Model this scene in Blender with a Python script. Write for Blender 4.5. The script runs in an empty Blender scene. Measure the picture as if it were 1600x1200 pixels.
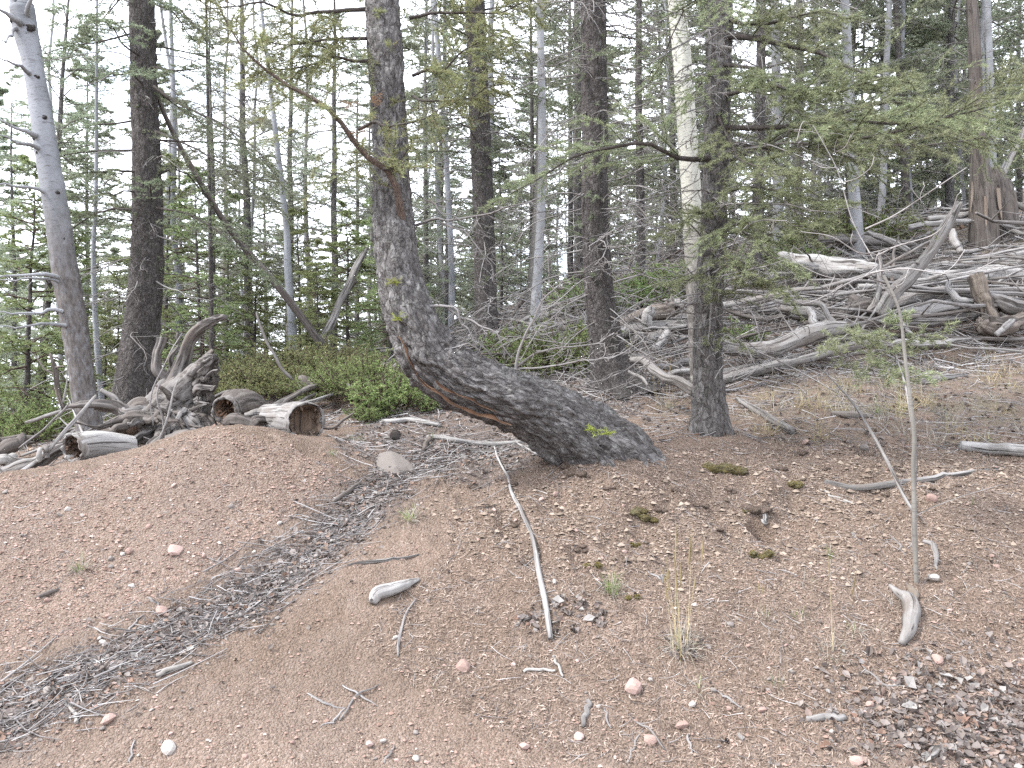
import bpy, math, numpy as np
from mathutils import Vector, Matrix
R = math.radians
SC = bpy.context.scene
COL = SC.collection
rng = np.random.default_rng(7)
# ------------------------------------------------------------------ camera, sky, sun, exposure
F = 1331.0                      # focal length in photograph pixels (1600 wide)
EYE = 1.6
cam = bpy.data.cameras.new('camera')
cam.sensor_width = 36.0
cam.lens = 36.0 * F / 1600.0
cam.clip_start = 0.05
cam.clip_end = 2000
camo = bpy.data.objects.new('camera', cam)
COL.objects.link(camo)
camo.location = (0, 0, EYE)
camo.rotation_euler = (R(90), 0, 0)
SC.camera = camo

SUN_EL, SUN_AZ = R(48), R(-105)      # azimuth measured from +Y towards +X: from the left, a little behind
world = bpy.data.worlds.new('World')
SC.world = world
world.use_nodes = True
wt = world.node_tree
wt.nodes.clear()
def wn(t, **k):
    n = wt.nodes.new(t)
    for a, b in k.items(): setattr(n, a, b)
    return n
sky = wn('ShaderNodeTexSky', sky_type='NISHITA', sun_disc=False, sun_elevation=SUN_EL, sun_rotation=SUN_AZ)
bg = wn('ShaderNodeBackground'); bg.inputs['Strength'].default_value = 0.085
out = wn('ShaderNodeOutputWorld')
tc = wn('ShaderNodeTexCoord')
mp = wn('ShaderNodeMapping'); mp.inputs['Scale'].default_value = (1, 1, 2.2)
nz = wn('ShaderNodeTexNoise'); nz.inputs['Scale'].default_value = 2.4; nz.inputs['Detail'].default_value = 7
rp = wn('ShaderNodeValToRGB')
rp.color_ramp.elements[0].position = 0.30; rp.color_ramp.elements[1].position = 0.46
mx = wn('ShaderNodeMix', data_type='RGBA')
mx.inputs[7].default_value = (8.2, 8.6, 9.5, 1)     # bright thin cloud
L = wt.links.new
L(tc.outputs['Generated'], mp.inputs[0]); L(mp.outputs[0], nz.inputs['Vector'])
L(nz.outputs[0], rp.inputs[0]); L(rp.outputs[0], mx.inputs[0]); L(sky.outputs[0], mx.inputs[6])
L(mx.outputs[2], bg.inputs['Color']); L(bg.outputs[0], out.inputs[0])

sl = bpy.data.lights.new('sun', 'SUN'); sl.energy = 1.5; sl.angle = R(10); sl.color = (1, 0.975, 0.95)
so = bpy.data.objects.new('sun', sl); COL.objects.link(so)
sd = Vector((math.sin(SUN_AZ)*math.cos(SUN_EL), math.cos(SUN_AZ)*math.cos(SUN_EL), math.sin(SUN_EL)))
so.rotation_euler = sd.to_track_quat('Z', 'Y').to_euler(); so.location = (0, 0, 60)
SC.view_settings.view_transform = 'Standard'
SC.view_settings.look = 'None'
SC.view_settings.gamma = 1
SC.view_settings.use_curve_mapping = False
SC.view_settings.exposure = 2.38
SC.render.engine = 'CYCLES'
cy = SC.cycles
cy.max_bounces = 5; cy.diffuse_bounces = 3; cy.glossy_bounces = 1; cy.transmission_bounces = 3; cy.transparent_max_bounces = 4
cy.use_denoising = False
cy.caustics_reflective = False; cy.caustics_refractive = False

# ------------------------------------------------------------------ noise
def _h(x, y, z, s):
    x = x.astype(np.uint32); y = y.astype(np.uint32); z = z.astype(np.uint32)
    h = x*np.uint32(374761393) + y*np.uint32(668265263) + z*np.uint32(2147483647) + np.uint32((s*974634777) & 0xffffffff)
    h = (h ^ (h >> np.uint32(13)))*np.uint32(1274126177)
    h = (h ^ (h >> np.uint32(15)))*np.uint32(2246822519)
    return (h ^ (h >> np.uint32(16))).astype(np.float64)/4294967295.0
def vnoise(p, s=0):
    """value noise, p [N,3] -> -1..1"""
    i = np.floor(p).astype(np.int64); f = p - i; f = f*f*f*(f*(f*6-15)+10)
    r = 0
    for dx in (0, 1):
        wx = f[:, 0] if dx else 1-f[:, 0]
        for dy in (0, 1):
            wy = f[:, 1] if dy else 1-f[:, 1]
            for dz in (0, 1):
                wz = f[:, 2] if dz else 1-f[:, 2]
                r = r + wx*wy*wz*_h(i[:, 0]+dx, i[:, 1]+dy, i[:, 2]+dz, s)
    return r*2-1
def vnoise2(p, s=0):
    i = np.floor(p).astype(np.int64); f = p - i; f = f*f*f*(f*(f*6-15)+10)
    z = np.zeros(len(p), dtype=np.int64); r = 0
    for dx in (0, 1):
        wx = f[:, 0] if dx else 1-f[:, 0]
        for dy in (0, 1):
            wy = f[:, 1] if dy else 1-f[:, 1]
            r = r + wx*wy*_h(i[:, 0]+dx, i[:, 1]+dy, z, s)
    return r*2-1
def fbm(p, o=3, s=0):
    a = 1; r = 0; t = 0
    fn = vnoise2 if p.shape[1] == 2 else vnoise
    for k in range(o):
        r = r + a*fn(p*(2.03**k)+17.3*k, s+k); t += a; a *= .5
    return r/t
def worley(p, s=0):
    """F1, F2 and cell id"""
    i = np.floor(p).astype(np.int64)
    f1 = np.full(len(p), 9.); f2 = np.full(len(p), 9.); cid = np.zeros(len(p)); oz = np.zeros(len(p))
    for dx in (-1, 0, 1):
        for dy in (-1, 0, 1):
            for dz in (-1, 0, 1):
                c = i + np.array([dx, dy, dz])
                q = np.stack([_h(c[:, 0], c[:, 1], c[:, 2], s+k) for k in (1, 2, 3)], 1)
                d = np.sqrt(((c + q - p)**2).sum(1))
                m = d < f1
                f2 = np.where(m, f1, np.minimum(f2, d)); f1 = np.where(m, d, f1)
                cid = np.where(m, q[:, 0], cid); oz = np.where(m, (p-c-q)[:, 2], oz)
    return f1, f2, cid, oz
def sstep(a, b, x):
    t = np.clip((x-a)/(b-a), 0, 1); return t*t*(3-2*t)

# ------------------------------------------------------------------ ground shape
def W(px, py, d):
    return np.array([(px-800)/F*d, d, EYE + (600-py)/F*d])
CTL = [W(*c) for c in [
 (-300,1250,3.2),(0,1200,3.35),(400,1200,3.35),(800,1200,3.4),(1200,1200,3.4),(1600,1200,3.35),(1900,1250,3.3),
 (-150,1150,3.45),(50,1095,3.6),(200,1030,3.85),(350,955,4.2),(480,865,4.65),(590,775,5.2),(640,722,5.7),
 (0,1000,3.95),(150,940,4.2),(300,880,4.5),(420,800,4.9),(520,745,5.3),(0,880,4.4),(150,830,4.7),(300,760,5.0),
 (0,790,4.9),(100,760,5.05),(200,722,5.25),(350,674,5.4),(450,692,5.45),(0,742,5.2),(545,728,5.45),(275,690,5.35),
 (150,719,5.8),(270,694,6.5),(460,684,6.2),(0,757,6.0),(370,690,6.4),(140,680,7.5),(205,658,8.5),
 (600,640,7.2),(560,662,6.6),(700,690,6.0),(640,692,6.1),(800,720,5.5),(750,703,5.9),(930,724,5.2),(1000,694,5.6),
 (960,617,8),(850,590,8.6),(1110,685,6.0),(1040,652,6.8),
 (700,800,4.9),(800,785,4.9),(900,762,4.95),(700,900,4.4),(600,950,4.2),(500,1050,3.85),(650,1100,3.7),(850,900,4.35),
 (850,1000,3.98),(1000,785,4.88),(1000,845,4.7),(1000,900,4.42),(1000,1000,4.0),(1000,1100,3.7),(1200,740,5.3),(1200,795,5.02),
 (1200,860,4.72),(1200,1000,4.0),(1200,1100,3.7),(1430,905,4.45),(1430,800,5.0),(1400,722,5.7),(1560,742,5.5),(1600,850,4.7),
 (1500,1000,4.0),(1600,1100,3.65),(1240,690,6.0),(1300,640,6.9),(1500,652,6.8),(1600,622,7.3),(1200,592,7.9),(1400,572,8.5),
 (1600,540,9),(1150,562,8.6),(1300,525,9.5),(1500,472,10.5),(1600,432,11.5),(1050,535,10),(900,542,10.5),
 (1560,374,13),(1400,405,13),(1600,335,25),(1250,405,22),(1000,442,20),(850,472,18),(760,548,11),(600,560,14),(450,577,11),(450,585,18),
 (1900,700,6),(1900,900,4.5),(1900,480,10),(-300,990,3.9),(-300,790,5.2),(-300,775,7),(2200,300,20)]]
CTL += [np.array(c, float) for c in [(-3,2,0),(0,2,-.02),(3,2,0),(-6,1,0),(6,1,0),(0,-3,0),(0,-10,-.1),(-12,0,0),(12,0,.1),(-7,9,.5),
 (-10,12,-.3),(-8,20,-1.5),(-2.5,20,.9),(-25,40,-6),(-6,45,-1),(6,45,5),(25,40,11),(40,20,10),(-40,10,-5),(12,6,1.6),(-8,4.5,.3),
 (-100,100,-14),(0,120,6),(100,100,26),(-140,0,-10),(140,0,12),(0,-120,-1),(-120,-120,-4),(120,-120,2),(0,260,10),(-200,260,-20),(200,260,40)]]
CTL = np.array(CTL)
def _u(r2): return 0.5*r2*np.log(r2+1e-9)
_n = len(CTL)
_D = ((CTL[:, None, :2]-CTL[None, :, :2])**2).sum(-1)
_A = np.zeros((_n+3, _n+3)); _A[:_n, :_n] = _u(_D) + np.eye(_n)*0.015
_A[:_n, _n] = 1; _A[:_n, _n+1:] = CTL[:, :2]; _A[_n, :_n] = 1; _A[_n+1:, :_n] = CTL[:, :2].T
_w = np.linalg.solve(_A, np.concatenate([CTL[:, 2], [0, 0, 0]]))
def hbase(x, y):
    x = np.asarray(x, float).ravel(); y = np.asarray(y, float).ravel()
    r = np.empty(len(x))
    for a in range(0, len(x), 40000):
        X = x[a:a+40000]; Y = y[a:a+40000]
        k = _u((X[:, None]-CTL[None, :, 0])**2 + (Y[:, None]-CTL[None, :, 1])**2)
        r[a:a+40000] = k@_w[:_n] + _w[_n] + _w[_n+1]*X + _w[_n+2]*Y
    return r
def inpoly(poly, x, y):
    c = np.zeros(len(x), bool); n = len(poly)
    for i in range(n):
        x0, y0 = poly[i]; x1, y1 = poly[(i+1) % n]
        if y0 == y1: continue
        m = ((y0 > y) != (y1 > y)) & (x < (x1-x0)*(y-y0)/(y1-y0)+x0)
        c ^= m
    return c
def Gbase(px, py, d0=2.4, d1=60):
    d = np.geomspace(d0, d1, 1400)
    X = (px-800)/F*d; Z = EYE+(600-py)/F*d
    g = hbase(X, d)
    k = np.nonzero(Z < g)[0]
    k = k[0] if len(k) else len(d)-1
    return np.array([X[k], d[k], g[k]])
GULLY = [Gbase(*p)[:2] for p in [(-120,1140),(50,1092),(200,1030),(350,955),(480,865),(590,775),(650,722),(760,690)]]
def dist_poly(pl, x, y):
    r = np.full(len(x), 1e9)
    for a, b in zip(pl[:-1], pl[1:]):
        ab = np.array(b)-np.array(a); t = np.clip(((x-a[0])*ab[0]+(y-a[1])*ab[1])/(ab@ab), 0, 1)
        r = np.minimum(r, np.hypot(x-a[0]-t*ab[0], y-a[1]-t*ab[1]))
    return r
BAND = [Gbase(*p)[:2] for p in [(760,790),(900,800),(1000,815),(1100,800),(1200,815),(1300,760),(1450,745),(1620,740)]]
DENTS = [(1188,824,.062,.26),(1255,690,.09,.05),(1340,705,.07,.05),(905,865,.06,.06),(1100,790,.10,.05),(800,825,.09,.06),(1010,835,.10,.06),(1240,780,.10,.06),(990,950,.05,.04)]
DENTS = [(*Gbase(a, b)[:2], c, e) for a, b, c, e in DENTS]
FEET = [(*W(a, 600, d)[:2], r0, -dp) for a, d, r0, dp in ((960, 8.0, .42, .07), (1110, 6.0, .30, .06), (945, 5.3, .32, .05), (203, 8.5, .5, .07), (762, 11, .5, .07), (141, 7.5, .35, .05))]
def H(x, y):
    x = np.asarray(x, float).ravel(); y = np.asarray(y, float).ravel()
    h = hbase(x, y)
    p = np.stack([x, y], 1)
    far = sstep(9, 40, np.hypot(x, y))
    h = h + .045*fbm(p*1.3, 3, 3) + .5*far*fbm(p*.12, 3, 9)
    bd = np.exp(-(dist_poly(BAND, x, y)/.42)**2)
    rid = 1-np.abs(fbm(p*4.2+5, 3, 21))
    h = h + bd*(.075*fbm(p*3.1, 3, 11) + .05*(rid-.7))
    gl = np.exp(-(dist_poly(GULLY, x, y)/.2)**2)
    h = h - .03*gl
    q = p*7.0
    bk = (1-sstep(-1.3, -.7, x-.35*(y-4.2)))*.0+sstep(-1.1, -.4, x-.25*(y-4.6))*(1-sstep(6.2, 7.5, y))
    h = h + .017*fbm(q, 3, 31) + .007*fbm(p*23, 2, 41) + .010*bk*(.5-np.abs(fbm(p*13, 3, 45))*2) + .005*bk*fbm(p*44, 2, 47)
    m = np.exp(-(fbm(p*2.2, 2, 51)/.22)**2)*sstep(3.4, 4.4, y)*(1-sstep(7, 9, y))
    h = h - .02*m*np.abs(fbm(p*11, 2, 61))
    for a, b, r0, dp in FEET+DENTS:
        h = h - dp*np.exp(-(((x-a)**2+(y-b)**2)/r0**2)**1.5)
    return h
def G(px, py, d0=2.4, d1=60, lift=0.0):
    """point on the ground seen at pixel px, py"""
    d = np.geomspace(d0, d1, 900)
    X = (px-800)/F*d; Z = EYE+(600-py)/F*d
    g = H(X, d)
    k = np.nonzero(Z < g)[0]
    k = k[0] if len(k) else len(d)-1
    return np.array([X[k], d[k], g[k]+lift])
def GD(px, d, lift=0.0):
    """ground point below pixel column px at distance d"""
    x = (px-800)/F*d
    return np.array([x, d, H([x], [d])[0]+lift])
def Hn(x, y, e=.03):
    hx = (H(x+e, y)-H(x-e, y))/(2*e); hy = (H(x, y+e)-H(x, y-e))/(2*e)
    n = np.stack([-hx, -hy, np.ones_like(hx)], 1)
    return n/np.linalg.norm(n, axis=1, keepdims=True)

# ------------------------------------------------------------------ materials
MATS = {}
class NT:
    def __init__(s, name):
        s.m = bpy.data.materials.new(name); s.m.use_nodes = True; s.t = s.m.node_tree
        s.b = s.t.nodes['Principled BSDF']; s.b.inputs['Specular IOR Level'].default_value = .2
        s.o = s.t.nodes['Material Output']; MATS[name] = s.m
    def n(s, t, ins=None, **k):
        n = s.t.nodes.new(t)
        for a, b in k.items(): setattr(n, a, b)
        for a, b in (ins or {}).items(): s.put(n.inputs[a], b)
        return n
    def put(s, sock, v):
        if isinstance(v, bpy.types.NodeSocket): s.t.links.new(v, sock)
        else: sock.default_value = v
    def attr(s, a, o='Vector'): return s.n('ShaderNodeAttribute', attribute_name=a).outputs[o]
    def mapv(s, v, sc): return s.n('ShaderNodeMapping', {'Vector': v, 'Scale': sc}).outputs[0]
    def noise(s, v, sc, det=3, rough=.55, dist=0): return s.n('ShaderNodeTexNoise', {'Vector': v, 'Scale': sc, 'Detail': det, 'Roughness': rough, 'Distortion': dist}).outputs[0]
    def vor(s, v, sc, feat='F1', o=0): return s.n('ShaderNodeTexVoronoi', {'Vector': v, 'Scale': sc}, feature=feat).outputs[o]
    def ramp(s, f, stops):
        n = s.n('ShaderNodeValToRGB', {'Fac': f}); e = n.color_ramp.elements
        while len(e) < len(stops): e.new(.5)
        for q, (p, c) in zip(e, stops):
            q.position = p; q.color = (*c, 1) if len(c) == 3 else c
        return n.outputs[0]
    def bw(s, f, a, b): return s.ramp(f, [(a, (0, 0, 0)), (b, (1, 1, 1))])
    def mix(s, f, a, b, bt='MIX'):
        n = s.n('ShaderNodeMix', data_type='RGBA', blend_type=bt)
        s.put(n.inputs[0], f)
        for i, v in ((6, a), (7, b)):
            s.put(n.inputs[i], v if isinstance(v, bpy.types.NodeSocket) else (*v, 1))
        return n.outputs[2]
    def math(s, op, a, b=0):
        n = s.n('ShaderNodeMath', operation=op); s.put(n.inputs[0], a); s.put(n.inputs[1], b); return n.outputs[0]
    def objrnd(s): return s.n('ShaderNodeObjectInfo').outputs['Random']
    def hsv(s, c, h=.5, sa=1., v=1.): return s.n('ShaderNodeHueSaturation', {'Hue': h, 'Saturation': sa, 'Value': v, 'Color': c}).outputs[0]
    def bump(s, hgt, st=.5, d=.01, nrm=None):
        i = {'Height': hgt, 'Strength': st, 'Distance': d}
        if nrm is not None: i['Normal'] = nrm
        return s.n('ShaderNodeBump', i).outputs[0]
    def fin(s, col, rough=.9, nrm=None, transl=0.):
        s.put(s.b.inputs['Base Color'], col); s.put(s.b.inputs['Roughness'], rough)
        if nrm is not None: s.put(s.b.inputs['Normal'], nrm)
        if transl:
            t = s.n('ShaderNodeBsdfTranslucent', {'Color': col}); m = s.n('ShaderNodeMixShader', {0: transl})
            s.t.links.new(s.b.outputs[0], m.inputs[1]); s.t.links.new(t.outputs[0], m.inputs[2]); s.t.links.new(m.outputs[0], s.o.inputs[0])
        return s.m

def m_ground():
    s = NT('soil'); P = s.n('ShaderNodeNewGeometry').outputs['Position']
    big = s.noise(P, 1.6, 4); mid = s.noise(P, 9, 4, .65); fine = s.noise(P, 70, 3, .7)
    vc = s.vor(P, 95, o=1); vd = s.vor(P, 95)
    grain = s.ramp(s.n('ShaderNodeSeparateColor', {0: vc}).outputs[0], [(0, (.09,.063,.05)), (.3, (.18,.129,.099)), (.65, (.275,.205,.163)), (.88, (.375,.293,.245)), (1, (.50,.43,.385))])
    base = s.ramp(mid, [(.3, (.160,.116,.085)), (.5, (.22,.163,.123)), (.7, (.275,.209,.163))])
    g2 = s.ramp(s.n('ShaderNodeSeparateColor', {0: s.vor(P, 210, o=1)}).outputs[1], [(0, (.08,.058,.047)), (.5, (.21,.152,.122)), (.85, (.31,.23,.19)), (1, (.46,.38,.34))])
    grain = s.mix(.45, grain, g2)
    c = s.mix(.68, base, grain)
    c = s.mix(s.bw(big, .42, .62), c, s.mix(.6, c, (.185,.145,.12)))
    c = s.mix(s.math('MULTIPLY', s.bw(fine, .55, .75), .45), c, (.09,.065,.052))
    lit = s.attr('litter', 'Fac')
    lc = s.ramp(s.noise(P, 38, 4, .75), [(.3, (.038,.031,.028)), (.5, (.10,.085,.078)), (.75, (.22,.195,.185))])
    lf = s.math('MULTIPLY', lit, s.bw(s.noise(P, 14, 4, .7), .30, .55))
    c = s.mix(lf, c, lc)
    need = s.attr('needle', 'Fac')      # rusty needle duff
    nc = s.ramp(s.noise(P, 60, 4, .75), [(.3, (.08,.057,.043)), (.55, (.175,.127,.095)), (.75, (.27,.205,.158))])
    c = s.mix(s.math('MULTIPLY', need, s.bw(s.noise(P, 6, 4, .7), .25, .55)), c, nc)
    mo = s.attr('grassy', 'Fac')
    c = s.mix(s.math('MULTIPLY', mo, s.bw(s.noise(P, 3, 4, .7), .40, .62)), c, (.165,.145,.105))
    b = s.bump(s.math('ADD', s.math('MULTIPLY', vd, -.5), fine), 1.0, .028)
    return s.fin(c, .95, b)
def m_bark(name, cols, pl, lichen, bd=.012, vs=22, stretch=.38):
    s = NT(name); v = s.attr('bark_co')
    vm = s.mapv(v, (1, 1, stretch)); wob = s.n('ShaderNodeVectorMath', {0: vm, 1: s.n('ShaderNodeVectorMath', {0: s.n('ShaderNodeTexNoise', {'Vector': vm, 'Scale': vs*1.1, 'Detail': 3}).outputs['Color'], 'Scale': .06}, operation='SCALE').outputs[0]}, operation='ADD').outputs[0]
    ed = s.vor(wob, vs*1.2, 'DISTANCE_TO_EDGE'); cc = s.n('ShaderNodeSeparateColor', {0: s.vor(wob, vs*1.2, o=1)}).outputs[0]
    n1 = s.noise(vm, vs*1.8, 6, .75); n2 = s.noise(v, 5, 4); n3 = s.noise(s.mapv(v, (1, 1, .25)), vs*1.3, 5, .7, .8)
    c = s.ramp(s.math('ADD', s.math('MULTIPLY', cc, .22), s.math('MULTIPLY', n1, .78)), [(.28, cols[0]), (.5, cols[1]), (.72, cols[2])])
    c = s.mix(s.bw(n2, .45, .7), c, s.mix(.5, c, pl))
    c = s.mix(s.math('MULTIPLY', s.bw(s.noise(v, 19, 5, .8), .55, .66), lichen), c, (.27,.268,.25))
    c = s.mix(s.math('MULTIPLY', s.bw(s.noise(v, 55, 4, .8), .60, .68), lichen), c, (.28,.285,.25))
    crack = s.bw(ed, .0, .12); ck = s.math('MULTIPLY', s.math('SUBTRACT', 1, crack), s.bw(s.noise(v, 26, 3, .7), .38, .62))
    c = s.mix(s.math('MULTIPLY', ck, .8), c, (.03,.025,.022))
    c = s.mix(s.math('MULTIPLY', s.math('SUBTRACT', 1, s.bw(n3, .34, .44)), .75), c, (.03,.026,.023))
    h = s.math('ADD', s.bw(ed, 0, .2), s.math('ADD', n1, s.bw(n3, .3, .5)))
    return s.fin(c, .95, s.bump(h, .9, bd))
def m_aspen(name, pale, dark, scar):
    s = NT(name); v = s.attr('bark_co')
    bands = s.noise(s.mapv(v, (1, 1, 5)), 9, 4, .7)
    c = s.mix(s.bw(s.noise(v, 2.2, 4), .4, .65), pale, dark)
    c = s.mix(s.math('MULTIPLY', s.bw(bands, .58, .70), scar), c, (.07,.06,.055))
    c = s.mix(s.math('MULTIPLY', s.bw(s.noise(s.mapv(v, (1,1,7)), 26, 2), .60, .66), scar*.7), c, (.10,.09,.08))
    rough = s.math('MULTIPLY', s.attr('rnd', 'Fac'), s.bw(s.noise(s.mapv(v, (1,1,.5)), 24, 5, .75), .22, .52))
    c = s.mix(rough, c, s.ramp(s.noise(s.mapv(v, (1,1,.4)), 45, 4, .7), [(.3, (.045,.038,.035)), (.6, (.115,.102,.095)), (.8, (.19,.175,.165))]))
    return s.fin(c, .8, s.bump(bands, .25, .006))
def m_dead(name, a, b, c3, crack=.8, fr=30):
    s = NT(name); v = s.attr('bark_co')
    g = s.noise(s.mapv(v, (1, 1, .06)), fr, 6, .72, .5); g2 = s.noise(s.mapv(v, (1, 1, .4)), 7, 5, .65); g3 = s.noise(s.mapv(v, (1, 1, .10)), fr*.4, 4, .7, .5)
    c = s.ramp(s.math('ADD', s.math('MULTIPLY', g, .6), s.math('MULTIPLY', g3, .4)), [(.36, a), (.5, b), (.64, c3)])
    c = s.mix(s.math('MULTIPLY', s.bw(g2, .50, .66), .7), c, s.mix(.75, c, (.12,.095,.075)))
    c = s.mix(s.math('MULTIPLY', s.bw(s.noise(v, 12, 4, .7), .58, .70), .5), c, c3)
    ck = s.bw(s.noise(s.mapv(v, (1, 1, .04)), fr*1.3, 3, .6, .6), .36, .43)
    ck2 = s.bw(s.noise(s.mapv(v, (1, 1, .05)), fr*.45, 3, .6, .5), .34, .39)
    c = s.mix(s.math('MULTIPLY', s.math('SUBTRACT', 1, ck), crack), c, (.03,.026,.023))
    c = s.mix(s.math('MULTIPLY', s.math('SUBTRACT', 1, ck2), crack), c, (.028,.024,.021))
    c = s.mix(s.math('MULTIPLY', s.objrnd(), .55), c, s.mix(.55, c, (.10,.085,.075)))
    return s.fin(c, .9, s.bump(s.math('ADD', g, s.math('ADD', ck, ck2)), .8, .008))
def m_leaf(name, stops, tr=.3, jit=.05, rough=.6):
    s = NT(name); r = s.attr('rnd', 'Fac'); c = s.ramp(r, stops)
    o = s.objrnd()
    c = s.hsv(c, s.math('ADD', .5-jit/2, s.math('MULTIPLY', o, jit)), 1, s.math('ADD', .82, s.math('MULTIPLY', o, .36)))
    return s.fin(c, rough, None, tr)
def m_stone(name, stops):
    s = NT(name); P = s.n('ShaderNodeTexCoord').outputs['Object']
    n = s.noise(P, 40, 5, .7); o = s.objrnd()
    c = s.ramp(s.math('ADD', s.math('MULTIPLY', n, .55), s.math('MULTIPLY', o, .45)), stops)
    c = s.mix(s.math('MULTIPLY', s.bw(s.noise(P, 130, 2), .55, .7), .4), c, (.16,.12,.10))
    return s.fin(c, .85, s.bump(n, .5, .004))
m_ground()
m_bark('fir_bark', ((.05,.045,.042), (.108,.099,.095), (.195,.183,.177)), (.085,.078,.074), .40, .012, 20, .45)
m_bark('old_fir_bark', ((.042,.037,.036), (.112,.104,.101), (.235,.225,.22)), (.085,.079,.076), .55, .008, 26, .5)
m_bark('spruce_bark', ((.042,.037,.035), (.085,.075,.071), (.15,.138,.132)), (.066,.06,.055), .2, .010, 30, .6)
m_bark('dark_branch_bark', ((.045,.038,.034), (.085,.073,.065), (.14,.125,.115)), (.07,.06,.055), .2, .002, 90, .3)
m_bark('brown_branch_bark', ((.06,.042,.033), (.12,.085,.068), (.19,.145,.12)), (.10,.08,.07), .1, .002, 90, .3)
m_bark('moss_clump', ((.07,.055,.022), (.15,.12,.045), (.22,.19,.085)), (.2,.195,.15), .5, .01, 60, 1)
m_bark('dirt_clod', ((.10,.074,.058), (.175,.13,.105), (.24,.185,.15)), (.12,.09,.06), .0, .01, 60, 1)
m_aspen('aspen_bark', (.225,.233,.25), (.145,.15,.16), 1.0)
m_aspen('yellow_aspen_bark', (.42,.415,.365), (.33,.32,.275), .85)
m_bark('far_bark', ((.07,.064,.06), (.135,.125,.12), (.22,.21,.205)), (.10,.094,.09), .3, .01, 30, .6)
m_aspen('grey_pole_bark', (.25,.255,.265), (.16,.158,.16), .7)
m_aspen('sapling_bark', (.205,.193,.172), (.135,.126,.112), .8)
m_dead('silver_wood', (.12,.112,.106), (.245,.235,.226), (.36,.35,.338), .85)
m_dead('grey_wood', (.075,.068,.063), (.165,.155,.147), (.26,.25,.24), .85)
m_dead('dark_wood', (.045,.038,.033), (.095,.083,.075), (.17,.155,.145), .8)
m_dead('root_wood', (.06,.053,.049), (.14,.129,.122), (.25,.238,.23), .9, 22)
m_dead('pale_wood', (.16,.148,.134), (.27,.257,.24), (.38,.365,.345), .75)
m_dead('rotten_wood', (.04,.027,.02), (.10,.068,.05), (.2,.145,.105), .9, 18)
m_dead('orange_wood', (.09,.05,.032), (.20,.115,.07), (.28,.2,.145), .8, 20)
m_dead('char', (.012,.011,.01), (.02,.018,.017), (.035,.03,.03), .5)
m_bark('aspen_scar', ((.02,.018,.017), (.045,.04,.038), (.11,.10,.098)), (.04,.036,.034), .1, .004, 60, 1)
m_dead('dead_twig', (.12,.112,.108), (.215,.203,.197), (.34,.328,.32), .2, 60)
m_leaf('fir_needles', [(0, (.13,.155,.09)), (.5, (.235,.265,.15)), (.85, (.34,.355,.215)), (1, (.42,.41,.27))], 0.4, .03)
m_leaf('old_fir_needles', [(0, (.13,.14,.065)), (.5, (.21,.22,.11)), (.9, (.31,.31,.17)), (1, (.30,.19,.11))], 0.4, .02)
m_leaf('spruce_needles', [(0, (.11,.135,.085)), (.5, (.185,.21,.135)), (1, (.28,.305,.205))], 0.4, .05)
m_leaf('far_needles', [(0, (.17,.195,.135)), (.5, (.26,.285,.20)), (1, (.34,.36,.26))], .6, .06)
m_leaf('young_needles', [(0, (.14,.175,.08)), (.6, (.225,.27,.125)), (1, (.32,.35,.18))], 0.45, .04)
m_leaf('juniper_needles', [(0, (.12,.175,.06)), (.5, (.205,.275,.105)), (.85, (.29,.34,.15)), (1, (.31,.25,.13))], .3, .03)
m_leaf('sprout_needles', [(0, (.22,.27,.05)), (1, (.38,.40,.10))], .35, .02)
m_leaf('rust_needles', [(0, (.20,.11,.065)), (1, (.30,.18,.11))], .3, .02)
m_leaf('straw', [(0, (.24,.19,.105)), (.5, (.36,.295,.17)), (.8, (.44,.38,.25)), (.88, (.16,.2,.07)), (1, (.22,.26,.09))], .3, .01)
m_leaf('grey_straw', [(0, (.2,.185,.16)), (.6, (.33,.31,.27)), (.9, (.42,.38,.3)), (1, (.2,.22,.09))], .3, .01)
m_leaf('green_grass', [(0, (.09,.14,.04)), (.7, (.17,.22,.07)), (1, (.4,.36,.22))], .3, .02)
m_leaf('leaf_litter', [(0, (.04,.032,.028)), (.22, (.095,.077,.067)), (.45, (.165,.14,.125)), (.66, (.235,.208,.192)), (.76, (.20,.125,.09)), (.86, (.23,.17,.13)), (.93, (.21,.192,.183)), (1, (.25,.235,.22))], .12, .01, .75)
m_leaf('needle_litter', [(0, (.09,.064,.048)), (.35, (.18,.132,.10)), (.7, (.285,.22,.172)), (1, (.41,.34,.285))], .1, .01, .8)
m_leaf('twig_litter', [(0, (.055,.048,.044)), (.5, (.165,.152,.148)), (1, (.36,.345,.335))], 0, .01, .9)
m_leaf('gravel', [(0, (.15,.098,.075)), (.45, (.25,.172,.135)), (.75, (.32,.225,.185)), (.95, (.38,.30,.26)), (1, (.48,.42,.38))], 0, .01, .85)
m_stone('pink_stone', [(.2, (.21,.145,.12)), (.5, (.30,.21,.18)), (.8, (.38,.295,.265))])
m_stone('white_stone', [(.2, (.22,.195,.175)), (.5, (.32,.295,.27)), (.8, (.44,.415,.385))])
m_stone('grey_stone', [(.2, (.105,.09,.08)), (.5, (.155,.138,.125)), (.8, (.21,.19,.175))])
m_dead('pale_twig', (.20,.185,.175), (.32,.30,.29), (.44,.42,.41), .2, 60)
m_leaf('yellow_juniper', [(0, (.14,.16,.07)), (.5, (.225,.24,.11)), (.85, (.31,.28,.14)), (1, (.33,.22,.13))], .35, .03)
m_leaf('bud', [(0, (.30,.14,.05)), (1, (.42,.22,.08))], 0, .01)

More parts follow.
